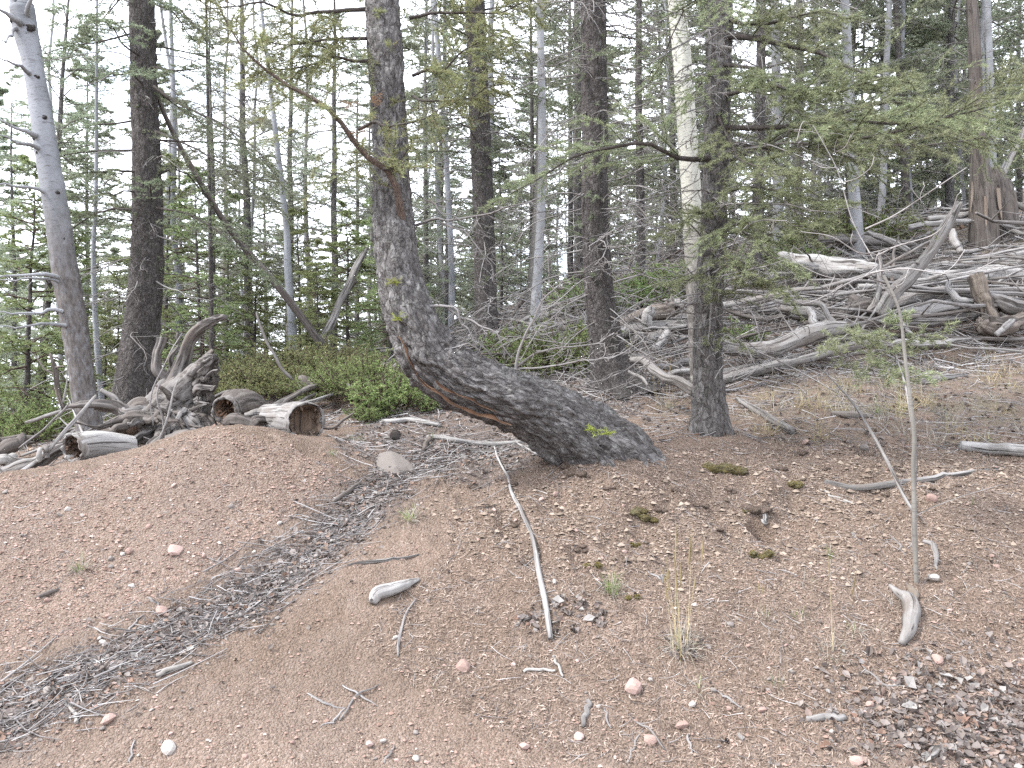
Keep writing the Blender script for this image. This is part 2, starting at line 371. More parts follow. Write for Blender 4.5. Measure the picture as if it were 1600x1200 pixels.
# ------------------------------------------------------------------ mesh builder
class MB:
    """collects vertices and faces (quads / tris) with the attributes bark_co and rnd"""
    def __init__(s): s.v = []; s.f4 = []; s.f3 = []; s.c = []; s.r = []; s.n = 0
    def add(s, v, f4=None, f3=None, co=None, rnd=None):
        v = np.asarray(v, float)
        s.v.append(v)
        s.c.append(v if co is None else np.asarray(co, float))
        s.r.append(np.zeros(len(v)) if rnd is None else np.broadcast_to(rnd, (len(v),)).astype(float))
        if f4 is not None and len(f4): s.f4.append(np.asarray(f4, np.int64)+s.n)
        if f3 is not None and len(f3): s.f3.append(np.asarray(f3, np.int64)+s.n)
        s.n += len(v)
    def merge(s, o):
        for v, c, r in zip(o.v, o.c, o.r): s.v.append(v); s.c.append(c); s.r.append(r)
        s.f4 += [f+s.n for f in o.f4]; s.f3 += [f+s.n for f in o.f3]; s.n += o.n
    def mesh(s, name, mat, origin=(0, 0, 0), smooth=True):
        V = np.concatenate(s.v) if s.v else np.zeros((0, 3)); V = V - np.asarray(origin, float)
        q = np.concatenate(s.f4) if s.f4 else np.zeros((0, 4), np.int64)
        t = np.concatenate(s.f3) if s.f3 else np.zeros((0, 3), np.int64)
        me = bpy.data.meshes.new(name)
        me.vertices.add(len(V)); me.vertices.foreach_set('co', V.astype(np.float32).ravel())
        li = np.concatenate([q.ravel(), t.ravel()]).astype(np.int32)
        me.loops.add(len(li)); me.loops.foreach_set('vertex_index', li)
        st = np.concatenate([np.arange(len(q))*4, len(q)*4+np.arange(len(t))*3]).astype(np.int32)
        me.polygons.add(len(st)); me.polygons.foreach_set('loop_start', st)
        me.polygons.foreach_set('use_smooth', np.full(len(st), smooth))
        a = me.attributes.new('bark_co', 'FLOAT_VECTOR', 'POINT'); a.data.foreach_set('vector', np.concatenate(s.c).astype(np.float32).ravel())
        a = me.attributes.new('rnd', 'FLOAT', 'POINT'); a.data.foreach_set('value', np.concatenate(s.r).astype(np.float32))
        me.update(calc_edges=True)
        me.materials.append(MATS[mat])
        return me
    def obj(s, name, mat, parent=None, origin=(0, 0, 0), smooth=True, kind=None):
        o = bpy.data.objects.new(name, s.mesh(name, mat, origin, smooth)); COL.objects.link(o)
        if parent is not None: o.parent = parent
        else: o.location = origin
        if kind: o['kind'] = kind
        return o
def tag(o, label, cat, group=None):
    o['label'] = label; o['category'] = cat
    if group: o['group'] = group
    return o
def thing(name, loc, label, cat, group=None):
    o = bpy.data.objects.new(name, None); o.empty_display_size = .1; COL.objects.link(o); o.location = loc
    return tag(o, label, cat, group)
def unit(v): return v/np.maximum(np.linalg.norm(v, axis=-1, keepdims=True), 1e-9)
def smooth_line(pts, K):
    """Catmull-Rom through pts [n,m] -> [K,m], even in arc length"""
    p = np.asarray(pts, float)
    if len(p) == 2: return p[0] + (p[1]-p[0])*np.linspace(0, 1, K)[:, None]
    e = np.vstack([2*p[0]-p[1], p, 2*p[-1]-p[-2]]); o = []
    for i in range(len(p)-1):
        a, b, c, d = e[i:i+4]; t = np.linspace(0, 1, 24, endpoint=False)[:, None]
        o.append(.5*(2*b + (c-a)*t + (2*a-5*b+4*c-d)*t**2 + (3*b-a-3*c+d)*t**3))
    o.append(p[-1:]); o = np.vstack(o)
    s = np.concatenate([[0], np.cumsum(np.linalg.norm(np.diff(o[:, :3], axis=0), axis=1))])
    u = np.linspace(0, s[-1], K)
    return np.stack([np.interp(u, s, o[:, k]) for k in range(o.shape[1])], 1)
def tubes(mb, P, Rd, S=6, disp=None, caps=False, rnd=None, squash=None, tipclose=False):
    """P [N,K,3], Rd [N,K]: tapered tubes into mb"""
    P = np.asarray(P, float); Rd = np.asarray(Rd, float)
    if P.ndim == 2: P = P[None]; Rd = Rd[None]
    N, K, _ = P.shape
    if N == 0: return None
    T = unit(np.gradient(P, axis=1))
    up = np.where(np.abs(T[:, 0, 2:3]) > .8, np.array([[0., -1, 0]]), np.array([[0., 0, 1]]))
    n = unit(np.cross(np.cross(T[:, 0], up), T[:, 0])); ns = [n]
    for k in range(1, K):
        n = unit(n - T[:, k]*(n*T[:, k]).sum(1, keepdims=True)); ns.append(n)
    Nn = np.stack(ns, 1); B = np.cross(T, Nn)
    a = np.arange(S)*2*np.pi/S
    d = Nn[:, :, None]*np.cos(a)[None, None, :, None] + B[:, :, None]*np.sin(a)[None, None, :, None]     # N K S 3
    s = np.concatenate([np.zeros((N, 1)), np.cumsum(np.linalg.norm(np.diff(P, axis=1), axis=2), axis=1)], 1)
    off = rng.random((N, 1, 1))*40 if N > 1 or K < 200 else np.zeros((1, 1, 1))
    rm = np.maximum(Rd, .002)[:, :, None]
    co = np.stack(np.broadcast_arrays(np.cos(a)*rm + off, np.sin(a)*rm, s[:, :, None]+off), -1)
    rr = Rd[:, :, None]*np.ones(S)
    if disp is not None:
        rr = rr + disp(co.reshape(-1, 3), d.reshape(-1, 3), (P[:, :, None]+d*rr[..., None]).reshape(-1, 3)).reshape(N, K, S)
    V = P[:, :, None] + d*rr[..., None]
    idx = np.arange(N*K*S).reshape(N, K, S)
    f = np.stack([idx[:, :-1], np.roll(idx, -1, 2)[:, :-1], np.roll(idx, -1, 2)[:, 1:], idx[:, 1:]], -1).reshape(-1, 4)
    Vf = V.reshape(-1, 3); cf = co.reshape(-1, 3); f3 = None
    rv = None
    if rnd is not None:
        rv = np.asarray(rnd, float)
        if rv.ndim == 1 and len(rv) == N: rv = np.repeat(rv, K*S)
        elif rv.ndim == 2: rv = np.repeat(rv.reshape(-1), S)
    if caps:
        c0 = N*K*S + np.arange(N); c1 = c0 + N
        Vf = np.vstack([Vf, V[:, 0].mean(1), V[:, -1].mean(1)]); cf = np.vstack([cf, co[:, 0].mean(1), co[:, -1].mean(1)])
        if rv is not None: rv = np.concatenate([rv, np.zeros(2*N)])
        A = np.stack([np.repeat(c0, S).reshape(N, S), np.roll(idx[:, 0], -1, 1), idx[:, 0]], -1).reshape(-1, 3)
        Bq = np.stack([np.repeat(c1, S).reshape(N, S), idx[:, -1], np.roll(idx[:, -1], -1, 1)], -1).reshape(-1, 3)
        f3 = np.vstack([A, Bq])
    mb.add(Vf, f, f3, cf, rv)
    return V, d, T
def needles(mb, A, B, per_m, ln, w, flat=.35, lean=.65, lnj=.25, minn=2):
    """triangular needles along the segments A->B [M,3]"""
    if len(A) == 0: return
    sl = np.linalg.norm(B-A, axis=1); cnt = np.maximum(minn, rng.poisson(np.maximum(sl*per_m, .01)))
    i = np.repeat(np.arange(len(A)), cnt); n = len(i)
    t = rng.random(n); o = A[i] + (B-A)[i]*t[:, None]
    T = unit((B-A)[i]); r = rng.normal(size=(n, 3)); r[:, 2] *= flat; r[:, 2] += .25
    r = unit(r - T*(r*T).sum(1, keepdims=True))
    d = unit(T*lean + r*rng.uniform(.6, 1.1, (n, 1)))
    l = ln*rng.uniform(1-lnj, 1+lnj, n)[:, None]
    sd = unit(np.cross(d, rng.normal(size=(n, 3))))*w*.5
    rv = np.clip(rng.normal(.5, .22, n), 0, 1)
    V = np.stack([o-sd, o+sd, o+d*l+sd*.3], 1).reshape(-1, 3)
    mb.add(V, None, np.arange(3*n).reshape(-1, 3), None, np.repeat(rv, 3))
def grow(P, Lp, n, t0, ratio, ang, droop, K=4, flat=.7, jit=.25, taper=.75, t1=1.0):
    """children of parents P [N,Kp,3] with lengths Lp [N] -> [N*n,K,3], lengths"""
    N, Kp, _ = P.shape
    t = np.linspace(t0, t1, n)[None] + rng.uniform(-.4, .4, (N, n))/n
    t = np.clip(t, .02, .995); u = t*(Kp-1); i = np.minimum(u.astype(int), Kp-2); fr = (u-i)[..., None]
    r = np.arange(N)[:, None]; a = P[r, i]; b = P[r, i+1]; o = a+(b-a)*fr; T = unit(b-a)
    sgn = np.where((np.arange(n) % 2) == 0, 1., -1.)[None, :, None]
    side = unit(np.cross(T, np.array([0, 0, 1.]))+1e-6)
    rd = unit(rng.normal(size=(N, n, 3)))
    sd = unit(sgn*side*flat + rd*(1-flat)); sd = unit(sd - T*(sd*T).sum(-1, keepdims=True)*.6)
    an = ang + rng.normal(0, .12, (N, n, 1))
    d = unit(T*np.cos(an) + sd*np.sin(an))
    ln = Lp[:, None]*ratio*(1-taper*t)*rng.uniform(1-jit, 1+jit, (N, n))
    k = np.linspace(0, 1, K)[None, None, :, None]
    Q = o[:, :, None] + d[:, :, None]*ln[..., None, None]*k
    Q[..., 2] -= (k[..., 0]**1.7)*droop*ln[..., None]
    w = rng.normal(size=(N, n, 3))*.06
    Q = Q + w[:, :, None]*(np.sin(k*np.pi))*ln[..., None, None]
    return Q.reshape(N*n, K, 3), ln.reshape(-1)
def wobble(K, amp, n=6):
    """smooth random offset along a line, zero at both ends"""
    w = rng.normal(0, amp, (n, 3)); w[0] = 0; w[-1] = 0
    x = np.linspace(0, n-1, K); k = np.minimum(x.astype(int), n-2); t = (x-k)[:, None]; t = t*t*(3-2*t)
    return w[k]*(1-t)+w[k+1]*t
def segs(P): return P[:, :-1].reshape(-1, 3), P[:, 1:].reshape(-1, 3)
def lin(r0, r1, N, K, p=1): return (r0[:, None] if np.ndim(r0) else np.full((N, 1), r0))*(1-np.linspace(0, 1, K)**p)[None] + np.full((N, 1), r1)*np.linspace(0, 1, K)[None]
# ------------------------------------------------------------------ the ground sheet
def axis(dense0, dense1, step, lo, hi, g=1.09):
    a = list(np.arange(dense0, dense1, step)); s = step
    while a[-1] < hi: s *= g; a.append(a[-1]+s)
    s = step; pre = []; x = dense0
    while x > lo: s *= g; x -= s; pre.append(x)
    return np.array(pre[::-1]+a)
gx = axis(-3.4, 3.8, .0175, -240, 240, 1.10); gy = axis(2.75, 6.6, .0175, -60, 320, 1.055)
GX, GY = np.meshgrid(gx, gy)
fx, fy = GX.ravel(), GY.ravel()
gz = H(fx, fy)
pp = np.stack([fx, fy], 1)
def Wp(pl): return [Gbase(*p)[:2] for p in pl]
POLY_BACK = Wp([(545,735),(640,700),(700,760),(790,745),(850,715),(880,690),(1000,640),(1000,600),(760,560),(600,640),(520,690)])
litter = np.exp(-((dist_poly(GULLY, fx, fy)+.07*fbm(pp*4, 3, 71))/.22)**2)*.9
litter = np.maximum(litter, inpoly(POLY_BACK, fx, fy)*.95)
litter = np.maximum(litter, sstep(6.9, 9.5, fy-.25*np.abs(fx))*.8)
rb = Gbase(1480, 1140)[:2]; litter = np.maximum(litter, np.exp(-(((fx-rb[0]-.12)/.42)**2+((fy-rb[1])/.24)**2)**2)*.9)
litter = np.clip(litter+.25*fbm(pp*3.3, 3, 77)*(litter > .02), 0, 1)
mound = [Gbase(*p)[:2] for p in [(-60,1060),(200,960),(420,830),(555,748),(500,720),(350,678),(150,728),(-60,760)]]
onm = inpoly(mound, fx, fy)
needle = np.where(onm, .1, .75)*(1-sstep(9, 14, fy)*.2)
needle = np.clip(needle+.35*fbm(pp*1.7, 3, 88), 0, 1)*(1-.6*litter)*sstep(3.2, 3.9, fy+.4*fbm(pp*1.1, 2, 5))
grassy = np.clip(np.exp(-(((fx-3.4)/1.7)**2+((fy-7.4)/1.3)**2)) + .8*sstep(10, 13, fy)*(fx > 2), 0, 1)
nx, ny = len(gx), len(gy)
ix = np.arange(nx*ny).reshape(ny, nx)
fq = np.stack([ix[:-1, :-1], ix[:-1, 1:], ix[1:, 1:], ix[1:, :-1]], -1).reshape(-1, 4)
gm = MB(); gm.add(np.stack([fx, fy, gz], 1), fq)
ground = gm.obj('ground', 'soil', kind='structure')
for nm, ar in (('litter', litter), ('needle', needle), ('grassy', grassy)):
    a = ground.data.attributes.new(nm, 'FLOAT', 'POINT'); a.data.foreach_set('value', ar.astype(np.float32))
ground['label'] = 'pinkish brown gravelly bank and slope'

# ------------------------------------------------------------------ trees: general pieces
def whorl(TP, TR, t, Ln, elev, droop, K=6, az=None, curl=.25):
    """main branches on a trunk; t params 0..1, lengths Ln, start elevation, droop"""
    n = len(t); u = t*(len(TP)-1); i = np.minimum(u.astype(int), len(TP)-2); fr = (u-i)[:, None]
    o = TP[i]+(TP[i+1]-TP[i])*fr; r = np.interp(u, np.arange(len(TR)), TR)
    if az is None: az = np.cumsum(np.full(n, 2.4)+rng.normal(0, .5, n))
    d = np.stack([np.cos(az), np.sin(az), np.zeros(n)], 1)
    k = np.linspace(0, 1, K)[None, :, None]
    el = elev*np.ones(n) if np.ndim(elev) == 0 else elev
    P = (o+d*(r*.6)[:, None])[:, None] + d[:, None]*Ln[:, None, None]*k*np.cos(el)[:, None, None]
    P[..., 2] += Ln[:, None]*(k[..., 0]*np.sin(el)[:, None] - droop*k[..., 0]**2 + curl*droop*k[..., 0]**4)
    w = rng.normal(size=(n, 3))*.05; w2 = rng.normal(size=(n, 3))*.035
    P = P + w[:, None]*np.sin(k*np.pi)*Ln[:, None, None] + w2[:, None]*np.sin(k*2*np.pi)*Ln[:, None, None]
    return P
def bare(mb, P, Ln, r0, n1, n2=0, ratio=.45, S=4, droop=.15, rmin=.0016):
    tubes(mb, P, lin(r0, rmin*1.3, len(P), P.shape[1], .8), S)
    if n1:
        Q, l2 = grow(P, Ln, n1, .25, ratio, .95, droop, 4, .55)
        tubes(mb, Q, lin(np.maximum(l2*.008, rmin), rmin*.7, len(Q), 4), 3)
        if n2:
            Z, l3 = grow(Q, l2, n2, .2, .5, .9, .1, 3, .4)
            tubes(mb, Z, lin(np.full(len(Z), rmin), rmin*.6, len(Z), 3), 3)
def live(wood, leaf, P, Ln, r0, n1, n2, per_m, nl, nw, ratio=.5, S=5, droop=.12, tw=.0022, main=.35, flat=.75, n3=0):
    """foliage bearing branches: side twigs, sub twigs and needles"""
    tubes(wood, P, lin(r0, tw*1.2, len(P), P.shape[1], .85), S)
    Q, l2 = grow(P, Ln, n1, main, ratio, .85, droop, 4, flat)
    tubes(wood, Q, lin(np.maximum(l2*.006, tw), tw*.6, len(Q), 4), 3)
    A = [segs(Q), segs(P[:, -3:])]
    if n2:
        Z, l3 = grow(Q, l2, n2, .15, .45, .75, .08, 3, flat)
        if tw < .0035: tubes(wood, Z, lin(np.full(len(Z), tw*.7), tw*.4, len(Z), 3), 3)
        A.append(segs(Z))
        if n3:
            Y, l4 = grow(Z, l3, n3, .2, .5, .7, .05, 3, flat); A.append(segs(Y))
    needles(leaf, np.vstack([a[0] for a in A]), np.vstack([a[1] for a in A]), per_m, nl, nw)
def rough_trunk(mb, pts, K, S, amp=.006, fr=20, stretch=.35, flare=0, lob=5, seed=3, caps=False, rough_to=None):
    """pts rows x,y,z,r -> displaced trunk"""
    q = smooth_line(pts, K); P = q[:, :3]; r = q[:, 3].copy()
    if flare:
        s = np.concatenate([[0], np.cumsum(np.linalg.norm(np.diff(P, axis=0), axis=1))])
        fl = np.exp(-s/.16)
    else: fl = np.zeros(K)
    r = r*(1+flare*fl)
    def dp(co, d, p):
        c = co*np.array([fr, fr, fr*stretch])
        c = c + .35*np.stack([vnoise(c*.6, seed+5), vnoise(c*.6+9, seed+6), 0*c[:, 0]], 1)
        f1, f2, cid, oz = worley(c, seed)
        e = sstep(0, .35, f2-f1)
        a = np.arctan2(co[:, 1], co[:, 0])
        k = np.repeat(fl, S)
        if len(k) != len(a): k = np.resize(k, len(a))
        return amp*(e*(.5+.7*cid+.7*oz)-.5) + amp*.9*fbm(c*.22, 3, seed+1) + amp*.5*vnoise(c*3, seed+2) + flare*.35*k*np.cos(a*lob+1.3*np.sin(a*2))*np.repeat(r, S)
    return tubes(mb, P, r, S, dp, caps), P, r

# --- distant and middle conifers: shared kinds, copied
def make_conifer(Ht, r0, c0, Lmax, nb, n1, n2, per_m, nl, nw, ndead, deadL, mats, lean=.02, tw=.004, S=8):
    K = 10; z = np.linspace(-.35, Ht, K)
    wob = np.cumsum(rng.normal(0, lean, (K, 2)), 0); wob -= wob[0]
    TP = np.column_stack([wob, z]); TR = r0*np.clip((1-z/Ht), .03, 1)**.85
    tr = MB(); tubes(tr, TP, TR, S)
    wood = MB(); leaf = MB(); dead = MB()
    t = np.sort(rng.uniform(c0, .985, nb)); q = (t-c0)/(1-c0)
    Ln = Lmax*np.clip(.55+1.6*q, 0, 1)*(1-q)**.75*rng.uniform(.55, 1.15, nb)+.12
    P = whorl(TP, TR, t, Ln, rng.normal(.12, .28, nb)+.5*q, .55-.25*q.mean(), 5)
    live(wood, leaf, P, Ln, np.maximum(.010*Ln+.004, .006), n1, n2, per_m, nl, nw, tw=tw, S=4, main=.2)
    if ndead:
        t = np.sort(rng.uniform(.04, c0+.15, ndead)); Ld = deadL*rng.uniform(.4, 1.2, ndead)
        Pd = whorl(TP, TR, t, Ld, rng.normal(-.05, .2, ndead), .35, 5)
        bare(dead, Pd, Ld, .007, 5, 2 if nl < .06 else 0, S=4, rmin=.003 if nl < .06 else .0045)
    dead.merge(wood)
    root = bpy.data.objects.new('spruce_tree', None); root.empty_display_size = .1; COL.objects.link(root)
    tr.obj('trunk', mats[0], root); dead.obj('branches', mats[1], root); leaf.obj('crown', mats[2], root)
    return root
def make_pole(Ht, r0, nb, bl, mat, curve=.05, up=.5):
    K = 12; z = np.linspace(-.3, Ht, K); wob = np.cumsum(rng.normal(0, curve, (K, 2)), 0); wob -= wob[0]
    TP = np.column_stack([wob, z]); TR = r0*np.clip(1-z/Ht*.75, .05, 1)
    tr = MB(); tubes(tr, TP, TR, 8)
    br = MB(); t = np.sort(rng.uniform(.25, .98, nb)); Ln = bl*rng.uniform(.3, 1, nb)*(1.15-t)
    P = whorl(TP, TR, t, Ln, rng.normal(up, .25, nb), .1, 5, curl=0); bare(br, P, Ln, .006, 5, 0, rmin=.003)
    root = bpy.data.objects.new('bare_tree', None); root.empty_display_size = .1; COL.objects.link(root)
    tr.obj('trunk', mat, root); br.obj('branches', mat, root)
    return root
def copy_tree(src, loc, rz, sc, name, label, cat, group, first):
    if not first.get(src.name):
        first[src.name] = True; r = src
    else:
        r = src.copy(); COL.objects.link(r)
        for ch in list(src.children):
            c = ch.copy(); COL.objects.link(c); c.parent = r
    r.name = name; r.location = loc; r.rotation_euler = (0, 0, rz) if np.ndim(rz) == 0 else rz; r.scale = (sc, sc, sc)
    return tag(r, label, cat, group)
SB = ('spruce_bark', 'dark_branch_bark', 'spruce_needles'); FB = ('far_bark', 'dead_twig', 'far_needles'); DB = ('spruce_bark', 'dead_twig', 'spruce_needles')
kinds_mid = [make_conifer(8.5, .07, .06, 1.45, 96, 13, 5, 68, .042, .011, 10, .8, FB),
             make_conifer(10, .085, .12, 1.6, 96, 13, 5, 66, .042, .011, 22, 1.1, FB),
             make_conifer(9.5, .075, .20, 1.5, 84, 13, 5, 66, .042, .011, 60, 1.2, DB)]
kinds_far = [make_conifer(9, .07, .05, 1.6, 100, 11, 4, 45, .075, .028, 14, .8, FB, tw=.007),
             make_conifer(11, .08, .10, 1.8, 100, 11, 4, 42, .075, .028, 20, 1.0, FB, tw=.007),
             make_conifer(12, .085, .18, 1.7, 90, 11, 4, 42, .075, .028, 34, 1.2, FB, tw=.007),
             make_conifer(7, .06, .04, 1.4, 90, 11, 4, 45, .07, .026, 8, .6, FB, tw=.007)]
kinds_young = [make_conifer(2.6, .03, .05, .8, 60, 9, 4, 95, .036, .011, 0, 0, ('spruce_bark', 'brown_branch_bark', 'young_needles'), lean=.01, tw=.0036, S=6),
               make_conifer(1.9, .024, .05, .65, 50, 9, 4, 95, .036, .011, 0, 0, ('spruce_bark', 'brown_branch_bark', 'young_needles'), lean=.01, tw=.0036, S=6)]
kinds_pole = [make_pole(10, .055, 22, 1.3, 'grey_pole_bark'), make_pole(11, .07, 20, 1.5, 'grey_pole_bark', .07), make_pole(9, .04, 22, 1.1, 'grey_pole_bark', .06),
              make_pole(10, .065, 18, 1.3, 'aspen_bark', .06), make_pole(8, .05, 40, .9, 'dead_twig', .04, -.1)]
first = {}
ZONES = [(-150,'beyond the left edge poles'),(40,'left of the leaning white aspen'),(160,'between the leaning aspen and the thick spruce'),(290,'right of the thick spruce'),(390,'behind the long leaning pole'),(470,'around the slim white aspen'),(560,'left of the curved trunk'),(660,'just right of the curved trunk'),(760,'behind the gap spruce'),(840,'behind the blue grey aspen'),(930,'behind the upright spruce'),
         (1010,'right of the upright spruce'),(1090,'behind the cream aspen'),(1190,'behind the fir boughs'),(1290,'above the long crossing log'),(1390,'left of the tall snag'),(1500,'around the tall snag'),(1620,'at the right edge slope'),(1780,'beyond the right edge')]
def zone(px): return min(ZONES, key=lambda z: abs(z[0]-px))[1]
ALLT = []
def scatter_trees(cells, kinds, name, lab, cat, grp, sc=(.8, 1.25)):
    for px, d in cells:
        p = GD(px, d); k = kinds[int(rng.integers(len(kinds)))]; zz = zone(px)
        o = copy_tree(k, p, rng.uniform(0, 6.28) if rng.random() < .7 else (rng.normal(0, .04), rng.normal(0, .04), rng.uniform(0, 6.28)), rng.uniform(*sc), name, lab + ' ' + zz, cat, grp + ' ' + zz, first)
        ALLT.append((d, o))
def rank_labels():
    """two to four alike trees at one place: say which is nearer"""
    g = {}
    for d, o in ALLT: g.setdefault(o['label'], []).append((d, o))
    W_ = {2: ('nearer', 'farther'), 3: ('nearest', 'middle', 'farthest'), 4: ('nearest', 'second nearest', 'third nearest', 'farthest')}
    for l, v in g.items():
        if len(v) in W_:
            for w, (d, o) in zip(W_[len(v)], sorted(v, key=lambda t: t[0])): o['label'] = w + ' ' + l
def jit_cells(n, px0, px1, d0, d1, dens=1.0):
    out = []
    # blue-noise-ish on the ground plane
    tries = 0; pts = []
    while len(out) < n and tries < n*60:
        tries += 1
        d = math.sqrt(rng.uniform(d0*d0, d1*d1)); px = rng.uniform(px0, px1); x = (px-800)/F*d
        if all((x-a)**2+(d-b)**2 > (.045*d+.25)**2 for a, b in pts):
            pts.append((x, d)); out.append((px, d))
    return out
scatter_trees([(395,13.5),(520,13),(330,12),(600,15.5),(455,16),(20,14),(60,11.5),(290,17),(700,14.5),(665,18),(560,19),(-120,12),(420,20)], kinds_mid[:2], 'spruce_tree', 'dense green spruce', 'tree', 'mid distance spruces', (.6, 1.0))
scatter_trees([(1000,14),(1330,13.5),(1180,12.5),(830,16),(905,17),(1250,17),(1420,17),(1480,21),(1690,15),(1100,17.5)], kinds_mid[1:], 'spruce_tree', 'spruce with bare dead lower twigs', 'tree', 'mid distance spruces')
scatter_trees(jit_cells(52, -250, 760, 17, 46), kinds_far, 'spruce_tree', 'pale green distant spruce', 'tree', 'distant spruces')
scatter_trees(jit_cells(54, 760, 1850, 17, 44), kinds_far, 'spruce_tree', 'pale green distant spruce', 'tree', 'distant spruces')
scatter_trees(jit_cells(44, 820, 1850, 15, 42), kinds_pole, 'bare_aspen_tree', 'slender bare grey aspen', 'tree', 'bare aspens', (.8, 1.2))
scatter_trees(jit_cells(24, 1280, 1720, 15, 36), kinds_pole, 'bare_aspen_tree', 'slender bare grey aspen', 'tree', 'bare aspens', (.8, 1.2))
scatter_trees(jit_cells(30, 60, 820, 13, 34), kinds_pole, 'bare_aspen_tree', 'slender bare grey aspen', 'tree', 'bare aspens', (.7, 1.1))
scatter_trees([(15,10.5),(70,9.6),(110,11.5),(-40,9.3),(165,10.8),(40,8.7),(260,10.8),(320,10.2),(395,11.4),(470,12.2),(545,11.6),(610,10.8),(355,13),(500,10.4),(-90,10.5),(180,13)], kinds_young, 'young_spruce_tree', 'bushy bright green young spruce', 'young tree', 'young spruces', (.75, 1.2))
rank_labels()
# ------------------------------------------------------------------ the near trees, one by one
def P3(l): return np.array([W(*p) for p in l])
def trunk_pts(l):
    """rows (px, py, distance, width in px) -> x, y, z, radius"""
    return np.array([[*W(a, b, d), w*.5*d/F] for a, b, d, w in l])
def up_to(tp, z, r):
    """continue a trunk upward out of the picture"""
    a = tp[-1]; dv = (tp[-1, :3]-tp[-3, :3]); dv = dv/dv[2]
    return np.vstack([tp, [*(a[:3]+dv*(z-a[2])*.5), (a[3]+r)/2], [*(a[:3]+dv*(z-a[2])), r]])
def branch_part(root, org, pts, r0, mat, leafmat=None, name='branch', n1=12, n2=4, n3=0, per_m=300, nl=.022, nw=.0026, ratio=.38, K=16, main=.25, bare_n=0, bare2=0, droop=.15, S=7, flat=.75, rmin=.0026):
    P = smooth_line(P3(pts), K)
    P = P+wobble(K, .013, 7)
    Ln = np.array([np.linalg.norm(np.diff(P, axis=0), axis=1).sum()]); wood = MB(); leaf = MB()
    if leafmat: live(wood, leaf, P[None], Ln, r0, n1, n2, per_m, nl, nw, ratio, S, droop, .0018, main, flat, n3)
    else: bare(wood, P[None], Ln, r0, bare_n, bare2, .35, S, droop, rmin)
    b = wood.obj(name, mat, root, org)
    if leafmat:
        o = leaf.obj('needles', leafmat, b); o.matrix_parent_inverse = Matrix.Identity(4)
        # needles share the branch's origin
        o.location = -Vector(org)
    return b
def extra(root, org, TP, TR, t0, t1, n, L0, mat, leafmat=None, elev=.1, droop=.35, n1=10, n2=3, per_m=120, nl=.026, nw=.005, r0=.007, az=None, b1=6, b2=2, K=7, main=.25, rmin=.0026):
    t = np.sort(rng.uniform(t0, t1, n)); Ln = L0*rng.uniform(.35, 1.15, n)
    P = whorl(TP, TR, t, Ln, rng.normal(elev, .2, n), droop, K, None if az is None else rng.uniform(az[0], az[1], n))
    wood = MB(); leaf = MB()
    if leafmat:
        live(wood, leaf, P, Ln, r0, n1, n2, per_m, nl, nw, .42, 5, .15, .0025, main)
        wood.obj('branches', mat, root, org); leaf.obj('crown', leafmat, root, org)
    else:
        
        for k in range(n):
            wood = MB(); bare(wood, P[k:k+1], Ln[k:k+1], r0, b1, b2, .42, 4, .2, rmin); wood.obj('dead_branch', mat, root, org)
def tufts(root, org, TP, TR, t0, t1, n, mat, name='moss_tufts'):
    """short epicormic tufts close to the bark"""
    t = np.sort(rng.uniform(t0, t1, n)); n = int(n*1.7); t = np.sort(rng.uniform(t0, t1, n)); Ln = rng.uniform(.05, .2, n)
    P = whorl(TP, TR*1.25, t, Ln, rng.normal(0, .4, n), .2, 4)
    leaf = MB(); Q, l2 = grow(P, Ln, 5, .1, .6, .8, .1, 3, .4)
    A = np.vstack([segs(P)[0], segs(Q)[0]]); B = np.vstack([segs(P)[1], segs(Q)[1]])
    needles(leaf, A, B, 260, .026, .006); leaf.obj(name, mat, root, org)
def put_on_ground(tp, sink=.12):
    x, y = tp[0, 0], tp[0, 1]; z = H([x], [y])[0]; tp = tp.copy(); tp[0, 2] = z-sink
    return tp, (x, y, z)

